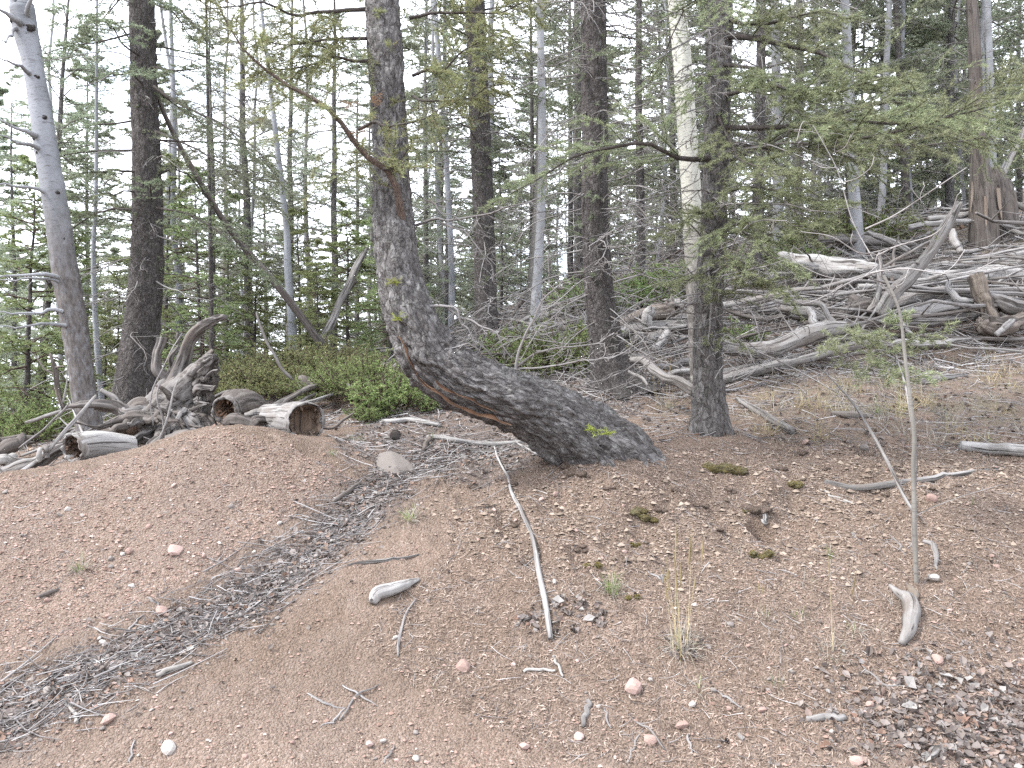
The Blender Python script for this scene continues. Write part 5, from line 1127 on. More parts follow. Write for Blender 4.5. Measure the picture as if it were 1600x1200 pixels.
gstick('driftwood', 'bleached curved root on the right of the bank', 'driftwood', [(1408,1012,8),(1418,990,22),(1426,965,26),(1422,948,24),(1404,930,13),(1390,918,5)], 'grey_wood', .5, 30, 14, .009)
gstick('driftwood', 'small brownish fork touching the bleached curved root', 'driftwood', [(1424,950,10),(1428,935,14),(1420,922,8)], 'rotten_tan', .5, 12, 9)
gstick('dead_branch', 'broken grey branch lying right of the fir trunk', 'dead branch', [(1152,626,7),(1180,645,11),(1205,660,13),(1238,681,14)], 'grey_wood', .7, 22, 10, .003)
gstick('dead_log', 'pale grey log end entering at the right edge', 'log', [(1500,704,15),(1540,709,18),(1600,715,20),(1660,724,20)], 'silver_wood', .8, 26, 14, .003)
gstick('exposed_root', 'long dark root exposed along the right bank', 'root', [(1288,757,9),(1330,764,10),(1400,762,11),(1460,752,10),(1510,742,9),(1560,736,6)], 'grey_wood', .35, 40, 9, .003)
gstick('dead_branch', 'thin white curved stick below the exposed root', 'dead branch', [(1282,768,3),(1300,780,4),(1318,786,4),(1335,789,3)], 'pale_wood', .9)
gstick('exposed_root', 'pale root poking out of the hollow in the bank', 'root', [(1188,800,6),(1196,812,9),(1198,824,8),(1190,833,4)], 'silver_wood', .9, 16, 10)
gstick('dead_branch', 'weathered flat stick on the right slope beside the thin leaning pole', 'dead branch', [(1300,648,7),(1330,654,12),(1362,655,9)], 'grey_wood', .6)
gstick('dead_branch', 'short grey stick under the lone fir bough', 'dead branch', [(1435,602,11),(1465,596,12),(1510,588,6)], 'grey_wood', .7)
gstick('dead_branch', 'curved bare root beside the sapling foot', 'dead branch', [(1442,848,5),(1458,858,9),(1466,876,8),(1464,892,4)], 'grey_wood', .7)
gstick('dead_branch', 'stubby grey stick at the lower right of the bank', 'dead branch', [(1260,1126,9),(1290,1125,12),(1320,1124,10)], 'grey_wood', .5, 14, 9)
gstick('dead_branch', 'grey broken bark strip in the right leaf litter', 'dead branch', [(1440,1186,8),(1460,1180,16),(1480,1172,8)], 'grey_wood', .4, 14, 8)
gstick('dead_branch', 'dark root end sticking out of the mound beside the gully', 'root', [(520,790,5),(540,775,8),(562,758,6)], 'dark_wood', .7, 14, 8)
gstick('dead_branch', 'dark short stick on the mound below the grass tuft', 'stick', [(55,938,5),(75,930,9),(90,922,5)], 'dark_wood', .6, 10, 7)
gstick('twig', 'white forked twig below the long whitish branch', 'twig', [(818,1053,4),(845,1050,5),(868,1051,4)], 'pale_wood', .9); gstick('twig', 'white bent twig right below the long whitish branch', 'twig', [(864,1028,5),(872,1044,5),(880,1060,4)], 'pale_wood', .9)
gstick('twig', 'thin grey twig pointing down the lower middle bank', 'twig', [(650,942,3),(634,965,4),(626,1000,5),(622,1032,4)], 'dead_twig', .8)
gstick('twig', 'short grey stick beside the orange pink stone at the bottom', 'twig', [(910,1138,6),(914,1120,9),(918,1102,6)], 'grey_wood', .7)
gstick('twig', 'long thin stick on the upper side of the lower bank', 'twig', [(545,885,4),(580,880,6),(620,876,5),(655,868,3)], 'silver_wood', .8)
gstick('twig', 'white bent stick in the gully litter at left', 'twig', [(104,1106,4),(114,1118,6),(120,1134,8)], 'pale_wood', .8)
gstick('twig', 'pale broken stick in the middle of the gully litter', 'twig', [(245,1060,7),(270,1052,9),(300,1040,6)], 'pale_wood', .7)
for a, b in (((995,1133), (1040,1175)), ((980,1195), (1005,1145)), ((535,1075), (590,1105)), ((530,1130), (592,1075)), ((600,1195), (615,1172)), ((1040,900), (1035,914)), ((1012,895), (1040,905)), ((1075,1150), (1080,1185)), ((480,1085), (540,1110)), ((540,1108), (500,1140)), ((1350,1050), (1420,1075)), ((1330,835), (1345,855)), ((945,1110), (955,1140)), ((590,775), (560,800)), ((230,935), (250,960)), ((205,990), (225,965)), ((1415,870), (1390,842)), ((1120,1085), (1160,1115)), ((210,1160), (200,1195))):
    c = ((a[0]+b[0])/2+rng.normal(0, 6), (a[1]+b[1])/2+rng.normal(0, 4)); gstick('twig', 'small grey twig lying on the gravelly bank', 'twig', [(*a, 3), (*c, 4), (*b, 2)], 'dead_twig', .8, 10, 6, .001, group='small twigs on the bank')
# leaning thin pole on the right slope, the bare sapling and the lone fir bough
log('leaning_pole', 'thin dark dead pole leaning across the slope to the sapling foot', 'dead pole', [(1266,560,6.3,2),(1325,618,5.9,4),(1368,688,5.4,5),(1408,768,4.95,5.5),(1428,800,4.8,4)], 'grey_wood', 26, 8, .002)
sp = trunk_pts([(1432,908,4.42,7.5),(1430,850,4.42,7.5),(1431,780,4.42,7.5),(1429,700,4.42,7),(1422,620,4.42,6),(1413,560,4.42,5.2),(1406,500,4.42,4.6),(1398,468,4.42,4.2),(1380,430,4.42,6)])
sp, so_ = put_on_ground(sp, .05); sap = thing('aspen_sapling', so_, 'slim bare aspen sapling with sweeping twigs on the right bank', 'sapling'); m = MB(); q = smooth_line(sp, 60); q[:, :3] += wobble(60, .007, 9)
tubes(m, q[:, :3], q[:, 3], 10, lambda co, d, p: .0012*vnoise(co*60, 3)); m.obj('trunk', 'sapling_bark', sap, so_)
for pts, r0 in [([(1398,468,4.42),(1376,440,4.42),(1368,415,4.42),(1370,400,4.40)], .011), ([(1384,442,4.42),(1362,436,4.4),(1355,430,4.38),(1372,424,4.35),(1420,420,4.3),(1475,428,4.25),(1520,424,4.22),(1558,405,4.2)], .010), ([(1372,424,4.42),(1330,440,4.3),(1290,462,4.25),(1250,474,4.2),(1226,445,4.18)], .008), ([(1470,430,4.28),(1490,415,4.25),(1508,390,4.22)], .005),
                ([(1376,445,4.42),(1372,400,4.45),(1340,395,4.42),(1300,370,4.4),(1250,362,4.38)], .009), ([(1372,415,4.42),(1340,436,4.35),(1290,432,4.3),(1245,410,4.28),(1236,390,4.27)], .007), ([(1370,400,4.42),(1400,385,4.38),(1460,366,4.3),(1485,335,4.25),(1496,304,4.2)], .009), ([(1400,385,4.4),(1350,396,4.35),(1330,380,4.3),(1332,365,4.3)], .006),
                ([(1365,405,4.45),(1350,380,4.5),(1330,340,4.5),(1310,270,4.5),(1290,230,4.5),(1270,195,4.5)], .0065), ([(1318,285,4.5),(1340,278,4.45),(1360,262,4.4),(1366,245,4.4)], .006), ([(1306,262,4.5),(1285,262,4.5),(1270,255,4.5)], .005), ([(1352,358,4.45),(1400,335,4.4),(1460,295,4.35),(1510,262,4.3)], .010), ([(1300,240,4.5),(1320,230,4.48),(1330,210,4.45)], .004), ([(1240,205,4.5),(1270,205,4.48),(1255,190,4.46),(1245,220,4.44)], .004),
                ([(1440,318,4.36),(1438,305,4.35),(1445,290,4.35)], .003), ([(1420,420,4.3),(1412,440,4.28),(1400,448,4.27)], .004), ([(1300,462,4.26),(1296,450,4.25),(1304,432,4.25)], .003)]:
    P = smooth_line(P3(pts), 16); m = MB(); bare(m, P[None], np.array([.35]), r0*.48, 2, 0, .25, 6, -.2, .0016); b = m.obj('branch', 'pale_twig' if 'pale_twig' in MATS else 'dead_twig', sap, so_)
    m = MB(); T = unit(P[-1]-P[-2]); tubes(m, np.array([P[-1], P[-1]+T*.012, P[-1]+T*.026]), np.array([.0025, .0042, .0008]), 6); o = m.obj('bud', 'bud', b, so_); o.location = -Vector(so_)
fs = thing('fir_sapling', GD(1431, 4.5), 'lone young fir bough hanging over the right slope behind the sapling', 'young fir'); fo = tuple(GD(1431, 4.5))
for pts, r0, nf in [([(1431,905,4.50),(1431,780,4.50),(1429,690,4.50),(1420,610,4.56),(1404,560,4.85),(1380,520,4.9),(1350,500,4.88),(1300,488,4.85)], .010, 0), ([(1402,560,4.92),(1370,545,4.8),(1340,560,4.7),(1300,545,4.6)], .006, 12), ([(1398,552,4.92),(1430,530,4.8),(1470,515,4.7),(1490,508,4.65)], .006, 14), ([(1385,525,4.9),(1340,520,4.8),(1300,530,4.7),(1285,545,4.65)], .006, 14), ([(1402,565,4.92),(1410,585,4.75),(1440,590,4.65),(1470,585,4.6)], .006, 12), ([(1380,520,4.9),(1390,500,4.8),(1420,490,4.7)], .005, 12), ([(1400,560,4.9),(1385,580,4.7),(1400,596,4.6)], .006, 12), ([(1390,545,4.9),(1360,575,4.75),(1340,590,4.7)], .005, 10)]:
    branch_part(fs, fo, pts, r0, 'dead_twig', 'fir_needles' if nf else None, n1=nf, n2=4, per_m=380, nl=.032, nw=.0038, ratio=.36, flat=.5, main=.05, bare_n=3)
# ------------------------------------------------------------------ stones
def stone_mesh(name, seed, mat, flat=.6, sub=2):
    import bmesh
    bm = bmesh.new(); bmesh.ops.create_icosphere(bm, subdivisions=sub, radius=1)
    v = np.array([x.co for x in bm.verts]); r = 1+.32*fbm(v*1.1+seed*7, 2, seed)+.07*fbm(v*4+seed, 2, seed+1)
    v = v*r[:, None]; 
    for k in range(5):      # facets
        n = unit(np.random.default_rng(seed*13+k).normal(size=3)); h = .62+.1*k*.3; d = v@n; v = v - np.where(d > h, d-h, 0)[:, None]*n*.85
    v[:, 2] *= flat
    for x, c in zip(bm.verts, v): x.co = c
    me = bpy.data.meshes.new(name); bm.to_mesh(me); bm.free(); me.materials.append(MATS[mat]); return me
SMESH = {c: [stone_mesh('stone', 3*i+j, c, .5+.12*i) for i in range(4)] for j, c in enumerate(('pink_stone', 'white_stone', 'grey_stone'))}
def stone(px, py, w, mat, name, lab, group=None, asp=1.0, sink=.25):
    g = G(px, py); s = w*.5*g[1]/F; n = Hn(g[:1], g[1:2])[0]
    o = bpy.data.objects.new(name, SMESH[mat][int(rng.integers(4))]); COL.objects.link(o)
    o.location = g+n*s*(.45-sink); o.rotation_euler = (Matrix.Rotation(rng.uniform(0, 6.28), 3, 'Z').to_quaternion() @ Vector((0, 0, 1)).rotation_difference(Vector(n))).to_euler(); o.scale = (s*asp, s/asp, s)
    return tag(o, lab, 'stone', group)
for px, py, w, c, lab in [(722,1046,26,'pink_stone','flat pink angular stone on the lower middle bank'),(988,1077,28,'pink_stone','pinkish red stone on the lower bank left of the straw tuft'),(275,863,26,'pink_stone','large pinkish stone on the face of the mound'),(254,957,22,'pink_stone','rounded pink stone on the lower mound above the gully'),(170,1126,24,'pink_stone','pink oval stone below the gully litter at left'),
     (265,1171,24,'white_stone','white oval stone near the bottom left'),(1066,1140,20,'pink_stone','pink stone at the bottom, second in the pair of pink stones'),(1014,1156,20,'pink_stone','pink stone at the bottom, first in the pair of pink stones'),(1460,908,20,'white_stone','bright white stone beside the sapling foot'),(904,1151,17,'pink_stone','orange pink stone beneath a short grey stick'),
     (820,1168,18,'pink_stone','round pink stone at the bottom centre'),(1465,1034,20,'pink_stone','pink stone right of the bleached curved root tip'),(1081,1101,14,'white_stone','small white stone below the straw tuft'),(578,1166,14,'pink_stone','pale pink stone, left of a pair at the bottom centre left'),(598,1163,11,'white_stone','white stone, right of a pair at the bottom centre left'),(650,1188,14,'white_stone','pale round stone at the bottom edge left of centre'),(162,1007,14,'white_stone','white chip of stone at the upper edge of the gully litter'),(75,1083,16,'white_stone','bright white shard in the gully litter at far left'),
     (1141,978,13,'grey_stone','small oval grey stone right of the straw tuft'),(201,866,12,'pink_stone','small orange pink stone left on the mound face'),(192,871,8,'white_stone','tiny white stone left on the mound face'),(265,888,10,'pink_stone','small pink stone under the large pinkish mound stone'),(1191,1111,14,'pink_stone','pale pink stone low on the right of the bank'),(1358,1104,17,'pink_stone','reddish stone at the left edge of the right leaf litter'),(1400,1066,18,'pink_stone','pink stone at the top of the right leaf litter'),(1340,1192,22,'pink_stone','pink stone at the bottom right edge'),(1258,692,13,'pink_stone','small pink stone right of the broken grey branch'),
     (618,1002,11,'white_stone','white pebble left of the thin grey twig'),(1455,782,18,'pink_stone','orange tan stone right of the sapling'),(1350,703,16,'grey_stone','grey stone half sunk in the right bank'),(660,713,60,'hidden','')]:
    if c != 'hidden': stone(px, py, w*1.05, c, 'stone', lab)
# the flat grey rock
gr = G(615, 735); me = stone_mesh('rock', 5, 'grey_stone', .34, 4); rk = bpy.data.objects.new('rock', me); COL.objects.link(rk)
rk.location = gr+np.array([0, .06, .012]); rk.scale = (.165, .17, .17); rk.rotation_euler = (R(22), R(6), R(20)); tag(rk, 'flat grey rock half buried where the gully begins', 'rock')
m = MB(); c = G(618, 690); c = c+[0, 0, .045]; tubes(m, np.array([c+[-.03, .12, -.01], c+[0, .0, 0]]), np.array([.036, .040]), 24); 
stub = m.obj('charred_stub', 'dark_wood', None, tuple(c)); tag(stub, 'charred hollow black stub end above the flat grey rock', 'stub')
m = MB(); tubes(m, np.array([c, c+[0, -.003, 0], c+[-.01, .05, 0], c+[-.01, .055, 0]]), np.array([.039, .036, .03, .002]), 24); m.obj('hollow', 'char', stub, tuple(c))
zones = [((0, 1130, 760, 1195), 12), ((560, 1000, 1600, 1195), 44), ((0, 760, 500, 1000), 34), ((850, 860, 1590, 1000), 24), ((650, 770, 1000, 900), 10), ((0, 980, 330, 1120), 14)]
for (x0, y0, x1, y1), n in zones:
    for i in range(n):
        w = rng.uniform(5.5, 11); c = rng.choice(['pink_stone', 'pink_stone', 'pink_stone', 'grey_stone', 'white_stone', 'grey_stone'])
        z = 'on the mound' if y1 <= 1000 and x1 <= 500 else 'in the gully' if x1 == 330 else 'on the lower bank' if y0 >= 1000 else 'on the upper bank'
        cn = {'pink_stone': 'pink', 'white_stone': 'whitish', 'grey_stone': 'grey brown'}[c]
        stone(rng.uniform(x0, x1), rng.uniform(y0, y1), w, c, 'stone', f'small {cn} pebble lying {z}', f'small {cn} pebbles {z}', rng.uniform(.85, 1.2))
# ------------------------------------------------------------------ loose stuff on the ground
def area(n, poly):
    """n points spread evenly on the ground inside a world polygon"""
    poly = np.array(poly); lo = poly.min(0); hi = poly.max(0); xs = []; ys = []; k = 0
    while k < n:
        x = rng.uniform(lo[0], hi[0], n*3); y = rng.uniform(lo[1], hi[1], n*3); m = inpoly(poly, x, y); xs.append(x[m]); ys.append(y[m]); k += m.sum()
        if m.sum() == 0: break
    return np.concatenate(xs)[:n], np.concatenate(ys)[:n]
def basis(n):
    a = rng.uniform(0, 2*np.pi, len(n)); t = np.stack([np.cos(a), np.sin(a), np.zeros(len(n))], 1); t = unit(t-n*(t*n).sum(1, keepdims=True)); return t, np.cross(n, t)
OCT = np.array([[1, 0, 0], [-1, 0, 0], [0, 1, 0], [0, -1, 0], [0, 0, 1], [0, 0, -1], [.62, .62, .2], [-.62, .62, -.15], [.62, -.62, -.1], [-.6, -.62, .25]], float)
OF = np.array([[0, 6, 4], [6, 2, 4], [2, 7, 4], [7, 1, 4], [1, 9, 4], [9, 3, 4], [3, 8, 4], [8, 0, 4]])
def pebbles(mb, x, y, smin, smax, power=2.2):
    n = len(x); z = H(x, y); s = smin*(1-rng.random(n)*(1-(smin/smax)**power))**(-1/power)
    V = OCT[None]*(1+rng.normal(0, .2, (n, 10, 1))); V = V*s[:, None, None]*np.stack([rng.uniform(.8, 1.3, n), rng.uniform(.7, 1.1, n), rng.uniform(.45, .85, n)], 1)[:, None]
    a = rng.uniform(0, 6.28, n); ca, sa = np.cos(a)[:, None], np.sin(a)[:, None]; V = np.stack([V[..., 0]*ca-V[..., 1]*sa, V[..., 0]*sa+V[..., 1]*ca, V[..., 2]], -1)
    V = V+np.stack([x, y, z+s*.12], 1)[:, None]
    f = (OF[None]+np.arange(n)[:, None, None]*10).reshape(-1, 3); mb.add(V.reshape(-1, 3), None, f, None, np.repeat(np.clip(rng.normal(.45, .25, n), 0, 1), 10))
def along_band(n):
    pl = np.array(BAND); sl = np.linalg.norm(np.diff(pl, axis=0), axis=1); i = rng.choice(len(sl), n, p=sl/sl.sum()); p = pl[i]+(pl[i+1]-pl[i])*rng.random(n)[:, None]+rng.normal(0, .16, (n, 2)); return p[:, 0], p[:, 1]
m_leaf('soil_crumb', [(0, (.085,.065,.051)), (.5, (.175,.135,.107)), (1, (.26,.21,.172))], 0, .01, .95)
NEARP = [(-2.6, 2.75), (2.6, 2.75), (4.2, 5.6), (3.9, 6.4), (-.2, 5.9), (-3.9, 5.7), (-3.2, 4.0)]
MOUNDP = mound
m = MB(); pebbles(m, *area(12000, NEARP), .0028, .014); pebbles(m, *area(12000, MOUNDP), .0028, .014); pebbles(m, *area(5000, [(-2.4, 2.8), (2.4, 2.8), (2.3, 3.7), (-2.2, 3.8)]), .003, .014)
tag(m.obj('gravel', 'gravel', None, smooth=False, kind='stuff'), 'loose pinkish gravel scattered over the bank', 'gravel')
CRP = Wp([(660,800),(700,755),(860,745),(1000,715),(1240,690),(1650,690),(1650,880),(1250,930),(1000,930),(760,900)])
m = MB(); pebbles(m, *area(7000, CRP), .004, .022, 2.0); pebbles(m, *along_band(4000), .004, .026, 1.9); pebbles(m, *area(3000, NEARP), .003, .012)
tag(m.obj('soil_crumbs', 'soil_crumb', None, smooth=False, kind='stuff'), 'crumbly brown soil on the eroded bank', 'soil')
# needles and fine bits
def bits(mb, x, y, l0, l1, w, lift=.003, tilt=.25):
    n = len(x); nn = Hn(x, y, .02); t, b = basis(unit(nn+rng.normal(0, .18, nn.shape))); l = rng.uniform(l0, l1, n)[:, None]; o = np.stack([x, y, H(x, y)+lift*rng.uniform(.5, 2, n)], 1)
    t = unit(t+nn*rng.normal(0, tilt, (n, 1))); c = b*rng.normal(0, .15, (n, 1))*l; ww = w*rng.uniform(.6, 1.4, (n, 1))
    V = np.stack([o-t*l*.5, o+c+b*ww*.6+nn*l*.03, o+t*l*.5, o+c-b*ww*.6+nn*l*.03], 1)
    i = np.arange(n)[:, None]*4; f = i+np.array([0, 1, 2, 3]); mb.add(V.reshape(-1, 3), f, None, None, np.repeat(np.clip(rng.normal(.5, .25, n), 0, 1), 4))
BANKP = Wp([(560,1000),(700,860),(700,790),(850,745),(1000,700),(1240,690),(1650,690),(1650,1195),(900,1195),(700,1100)])
UPP = Wp([(1000,690),(1000,600),(1250,560),(1650,560),(1650,720),(1250,690)])
m = MB(); bits(m, *area(46000, BANKP), .012, .042, .0042); bits(m, *area(16000, UPP), .015, .045, .003); bits(m, *area(7000, NEARP), .012, .03, .002)
tag(m.obj('needle_litter', 'needle_litter', None, kind='stuff'), 'rusty fallen needles covering the bank', 'needle litter')
# dead leaves
LT = np.array([[-.5, 0, .02], [-.25, .36, .10], [.12, .40, .14], [.5, .05, .03], [.12, -.38, .12], [-.25, -.34, .06], [0, 0, -.03]])
LFc = np.array([[6, 0, 5], [6, 1, 0], [6, 2, 1], [6, 3, 2], [6, 4, 3], [6, 5, 4]])
def leaf_verts(n, s, curl):
    V = LT[None]*np.ones((n, 1, 1)); V = V*(1+rng.normal(0, .2, (n, 7, 1))); V[..., 1] *= rng.uniform(.45, 1.05, (n, 1)); V[..., 2] *= curl[:, None]; V[..., 2] += rng.normal(0, .06, (n, 7)); return V*s[:, None, None]
def leaves(mb, x, y, s0, s1, lift=.005, tilt=.40):
    n = len(x); s = rng.uniform(s0, s1, n); V = leaf_verts(n, s, rng.normal(.8, 1.3, n)); nn = unit(Hn(x, y, .04)+rng.normal(0, tilt, (n, 3))); t, b = basis(nn)
    o = np.stack([x, y, H(x, y)+lift*rng.uniform(.4, 2.6, n)], 1); Q = o[:, None]+V[..., 0:1]*t[:, None]+V[..., 1:2]*b[:, None]+V[..., 2:3]*nn[:, None]
    f = (LFc[None]+np.arange(n)[:, None, None]*7).reshape(-1, 3); mb.add(Q.reshape(-1, 3), None, f, None, np.repeat(np.clip(rng.normal(.5, .25, n), 0, 1), 7))
def blob(n, c, sx, sy): return c[0]+rng.normal(0, sx, n), c[1]+rng.normal(0, sy, n)
def along(pl, n, sig):
    pl = np.array(pl); sl = np.linalg.norm(np.diff(pl, axis=0), axis=1); i = rng.choice(len(sl), n, p=sl/sl.sum()); t = rng.random(n)[:, None]; p = pl[i]+(pl[i+1]-pl[i])*t; e = rng.normal(0, sig, (n, 2)); return p[:, 0]+e[:, 0], p[:, 1]+e[:, 1]
m = MB(); leaves(m, *along(GULLY, 2600, .07), .012, .042); leaves(m, *along(GULLY, 1700, .13), .010, .03); leaves(m, *along(GULLY, 500, .26), .010, .026); leaves(m, *area(3600, POLY_BACK), .015, .042); 
gl_ = m.obj('leaf_litter', 'leaf_litter', None, smooth=False, kind='stuff'); tag(gl_, 'grey brown dead leaves filling the gully', 'leaf litter')
m = MB(); RL = Wp([(1330,1100),(1400,1060),(1500,1070),(1640,1050),(1680,1230),(1450,1215),(1400,1165)]); leaves(m, *blob(900, rb+np.array([.16, 0.]), .30, .15), .014, .05, .006, .40); leaves(m, *area(500, Wp([(1250,1050),(1640,960),(1660,1200),(1300,1190)])), .015, .035)
LP = Wp([(790,960),(840,935),(920,925),(960,975),(900,990),(820,985)]); leaves(m, *area(110, LP), .02, .045)
LS = Wp([(1020,1000),(1060,990),(1110,1010),(1110,1040),(1050,1040)]); leaves(m, *area(50, LS), .018, .035); leaves(m, *area(500, BANKP), .010, .024, .004); leaves(m, *area(160, MOUNDP), .010, .02, .004); leaves(m, *area(1500, UPP), .02, .05)
rl = m.obj('leaf_litter', 'leaf_litter', None, smooth=False, kind='stuff'); tag(rl, 'grey brown aspen leaves strewn over the bank and the lower right corner', 'leaf litter')
# the larger leaves of the lower right corner, one by one
lv = []
for k in range(8):
    q = MB(); V = leaf_verts(1, np.array([1.]), np.array([rng.normal(.9, .9)]))[0]; V[:, 1] *= rng.uniform(.75, 1.1); q.add(V, None, LFc, None, np.full(7, np.clip(rng.normal(.6, .25), .05, 1))); lv.append(q.mesh('leaf', 'leaf_litter', (0, 0, 0), False))
for parent, pl, n, s in ((rl, None, 190, (.022, .055)), (rl, LP, 22, (.02, .05)), (gl_, Wp([(0,1110),(200,1020),(420,900),(520,830),(560,850),(400,980),(200,1070),(0,1140)]), 60, (.022, .04))):
    X, Y = area(n, pl) if pl is not None else blob(n, rb+np.array([.14, 0.]), .34, .17)
    Z = H(X, Y); NN = unit(Hn(X, Y, .04)+rng.normal(0, .38, (n, 3)))
    for i in range(n):
        o = bpy.data.objects.new('leaf', lv[int(rng.integers(8))]); COL.objects.link(o); o.parent = parent; o.location = (X[i], Y[i], Z[i]+.012); s_ = rng.uniform(*s); o.scale = (s_, s_, s_)
        o.rotation_euler = (Vector((0, 0, 1)).rotation_difference(Vector(NN[i])) @ Matrix.Rotation(rng.uniform(0, 6.28), 3, 'Z').to_quaternion()).to_euler()
# fine twigs
def twigs(mb, x, y, l0, l1, r, tilt=.18, ang=None):
    n = len(x); nn = Hn(x, y, .05); t, b = basis(nn)
    if ang is not None:
        a = ang+rng.normal(0, .55, n); t = np.stack([np.cos(a), np.sin(a), np.zeros(n)], 1); t = unit(t-nn*(t*nn).sum(1, keepdims=True)); b = np.cross(nn, t)
    t = unit(t+nn*rng.normal(0, tilt, (n, 1))); l = rng.uniform(l0, l1, n)[:, None]; K = 4; k = np.linspace(-.5, .5, K)[None, :, None]
    P = np.stack([x, y, H(x, y)+r*1.5+.004], 1)[:, None]+t[:, None]*l[:, None]*k+b[:, None]*(k**2-.1)*l[:, None]*rng.normal(0, .35, (n, 1, 1))
    g = H(P[..., 0], P[..., 1]).reshape(n, K); P[..., 2] = np.maximum(P[..., 2], g+.001)
    tubes(mb, P, lin(r*rng.uniform(.5, 1.5, n), r*.4, n, K), 3, None, False, np.clip(rng.normal(.5, .25, n), 0, 1))
m = MB(); twigs(m, *along(GULLY, 1900, .11), .03, .22, .0022, .15, .75); twigs(m, *along(GULLY, 120, .09), .12, .4, .004, .12, .7); twigs(m, *area(1500, POLY_BACK), .05, .3, .0028, .2); twigs(m, *area(1300, BANKP), .03, .14, .0016); twigs(m, *area(260, MOUNDP), .025, .1, .0016); twigs(m, *area(900, UPP), .06, .35, .003, .2)
FARP = [GD(a, d)[:2] for a, d in ((700,7.6),(1150,7.6),(1700,8.5),(1750,13),(700,14))]; twigs(m, *area(3400, FARP), .15, 1.0, .006, .25); twigs(m, *area(2200, [GD(a, d)[:2] for a, d in ((560,13),(1750,13),(1800,26),(560,26))]), .4, 1.8, .010, .22)
LFTP = [GD(a, d)[:2] for a, d in ((-60,6),(330,6.2),(480,6.4),(640,6.6),(640,11),(0,9))]; twigs(m, *area(1100, LFTP), .1, .5, .004, .25)
tag(m.obj('twig_litter', 'twig_litter', None, kind='stuff'), 'fine grey twigs littering gully, bank and forest floor', 'twig litter')
FAR2 = [GD(a, d)[:2] for a, d in ((560,13),(1750,13),(1800,28),(560,28))]; m = MB(); leaves(m, *area(5000, FAR2), .06, .14); leaves(m, *area(3500, FARP), .03, .07); bits(m, *area(9000, FARP), .03, .09, .006); leaves(m, *area(1500, LFTP), .02, .05)
tag(m.obj('forest_litter', 'leaf_litter', None, smooth=False, kind='stuff'), 'brown grey litter on the forest floor among the trees', 'leaf litter')
# ------------------------------------------------------------------ grass
def blades(mb, c, n, h0, h1, w, spread, lean, gr=1.0):
    a = rng.uniform(0, 6.28, n); rr = spread*np.sqrt(rng.random(n)); o = np.stack([c[0]+rr*np.cos(a), c[1]+rr*np.sin(a), np.zeros(n)], 1); o[:, 2] = H(o[:, 0], o[:, 1])-.005
    b = a+rng.normal(0, .7, n); d = np.stack([np.cos(b), np.sin(b), np.zeros(n)], 1); l = rng.uniform(h0, h1, n)[:, None]; e = np.abs(rng.normal(lean, lean*.5, n))[:, None]
    K = 5; k = np.linspace(0, 1, K)[None, :, None]; P = o[:, None]+np.array([0, 0, 1.])*l[:, None]*(k*np.cos(e)[:, None]-(k**2.2)*(.55*np.sin(e)*gr)[:, None])+d[:, None]*l[:, None]*k*np.sin(e)[:, None]
    s = unit(np.cross(d, [0, 0, 1.])+rng.normal(0, .3, (n, 3)))[:, None]*w*(1-.85*k)
    V = np.stack([P-s, P+s], 2).reshape(n, K*2, 3); i = np.arange(n)[:, None, None]*K*2; j = np.arange(K-1)[None, :, None]*2; f = (i+j+np.array([0, 1, 3, 2])).reshape(-1, 4)
    mb.add(V.reshape(-1, 3), f, None, None, np.repeat(np.clip(rng.normal(.5, .25, n), 0, 1), K*2))
def tuft(px, py, lab, dry, green=0, h=(.05, .13), spread=.04, straws=0, sh=(.25, .45), lean=.8):
    c = G(px, py); r = thing('grass_tuft', tuple(c), lab, 'grass tuft')
    if dry: m = MB(); blades(m, c, dry, h[0], h[1], .0016, spread, lean); m.obj('dry_blades', 'grey_straw', r, c)
    if green: m = MB(); blades(m, c, green, h[0], h[1], .0016, spread*.6, lean*.7); m.obj('green_blades', 'green_grass', r, c)
    if straws:
        m = MB(); blades(m, c, straws, sh[0], sh[1], .0019, spread*1.2, .16, .1); m.obj('seed_stalks', 'straw', r, c)
        V = m.v[0].reshape(straws, -1, 3); q = MB()
        for v in V:
            a, b = v[-4], v[-1]; tubes(q, np.array([a+(b-a)*.1, a+(b-a)*.6, b+(b-a)*.3]), np.array([.0015, .0042, .001]), 5)
        q.obj('seed_heads', 'straw', r, c)
tuft(125,893,'pale grass tuft with green tips on the left mound',60,26,(.05,.13)); tuft(957,928,'green grass tuft beside the leaves at the long branch foot',90,70,(.05,.16)); tuft(1065,1012,'grey tuft with tall straw seed stalks on the bank',150,0,(.06,.17),.06,13,(.28,.52)); tuft(1300,1022,'grey dry tuft with one tall stalk on the right bank',90,0,(.05,.12),.05,2,(.4,.5))
tuft(1297,872,'small green sprout tuft with drooping straws on the right bank',18,12,(.05,.15),.02); tuft(640,812,'green and straw tuft at the top of the gully',70,40,(.05,.15)); tuft(520,712,'small green tuft at the mound crest',40,20,(.03,.07)); tuft(555,688,'flat pale straw tuft behind the mound crest',90,10,(.04,.10),.07); tuft(1092,1083,'wispy small dry tuft low on the bank',26,4,(.04,.10),.02)
tuft(1198,968,'small dry tuft at the right of the straw tuft',30,6,(.04,.09),.03,2,(.12,.2)); tuft(1248,970,'grey green tuft left of the tall stalk tuft',34,8,(.04,.10),.03); tuft(1335,990,'grey dry tuft right of the tall stalk tuft',40,8,(.04,.10),.03); tuft(1215,1075,'dry curled tuft low on the right bank',40,8,(.04,.09),.03); tuft(676,688,'pale straw tuft beneath the forked branch',26,14,(.05,.12),.02); tuft(680,1075,'small sparse straw tuft on the lower middle bank',14,2,(.04,.09),.02)
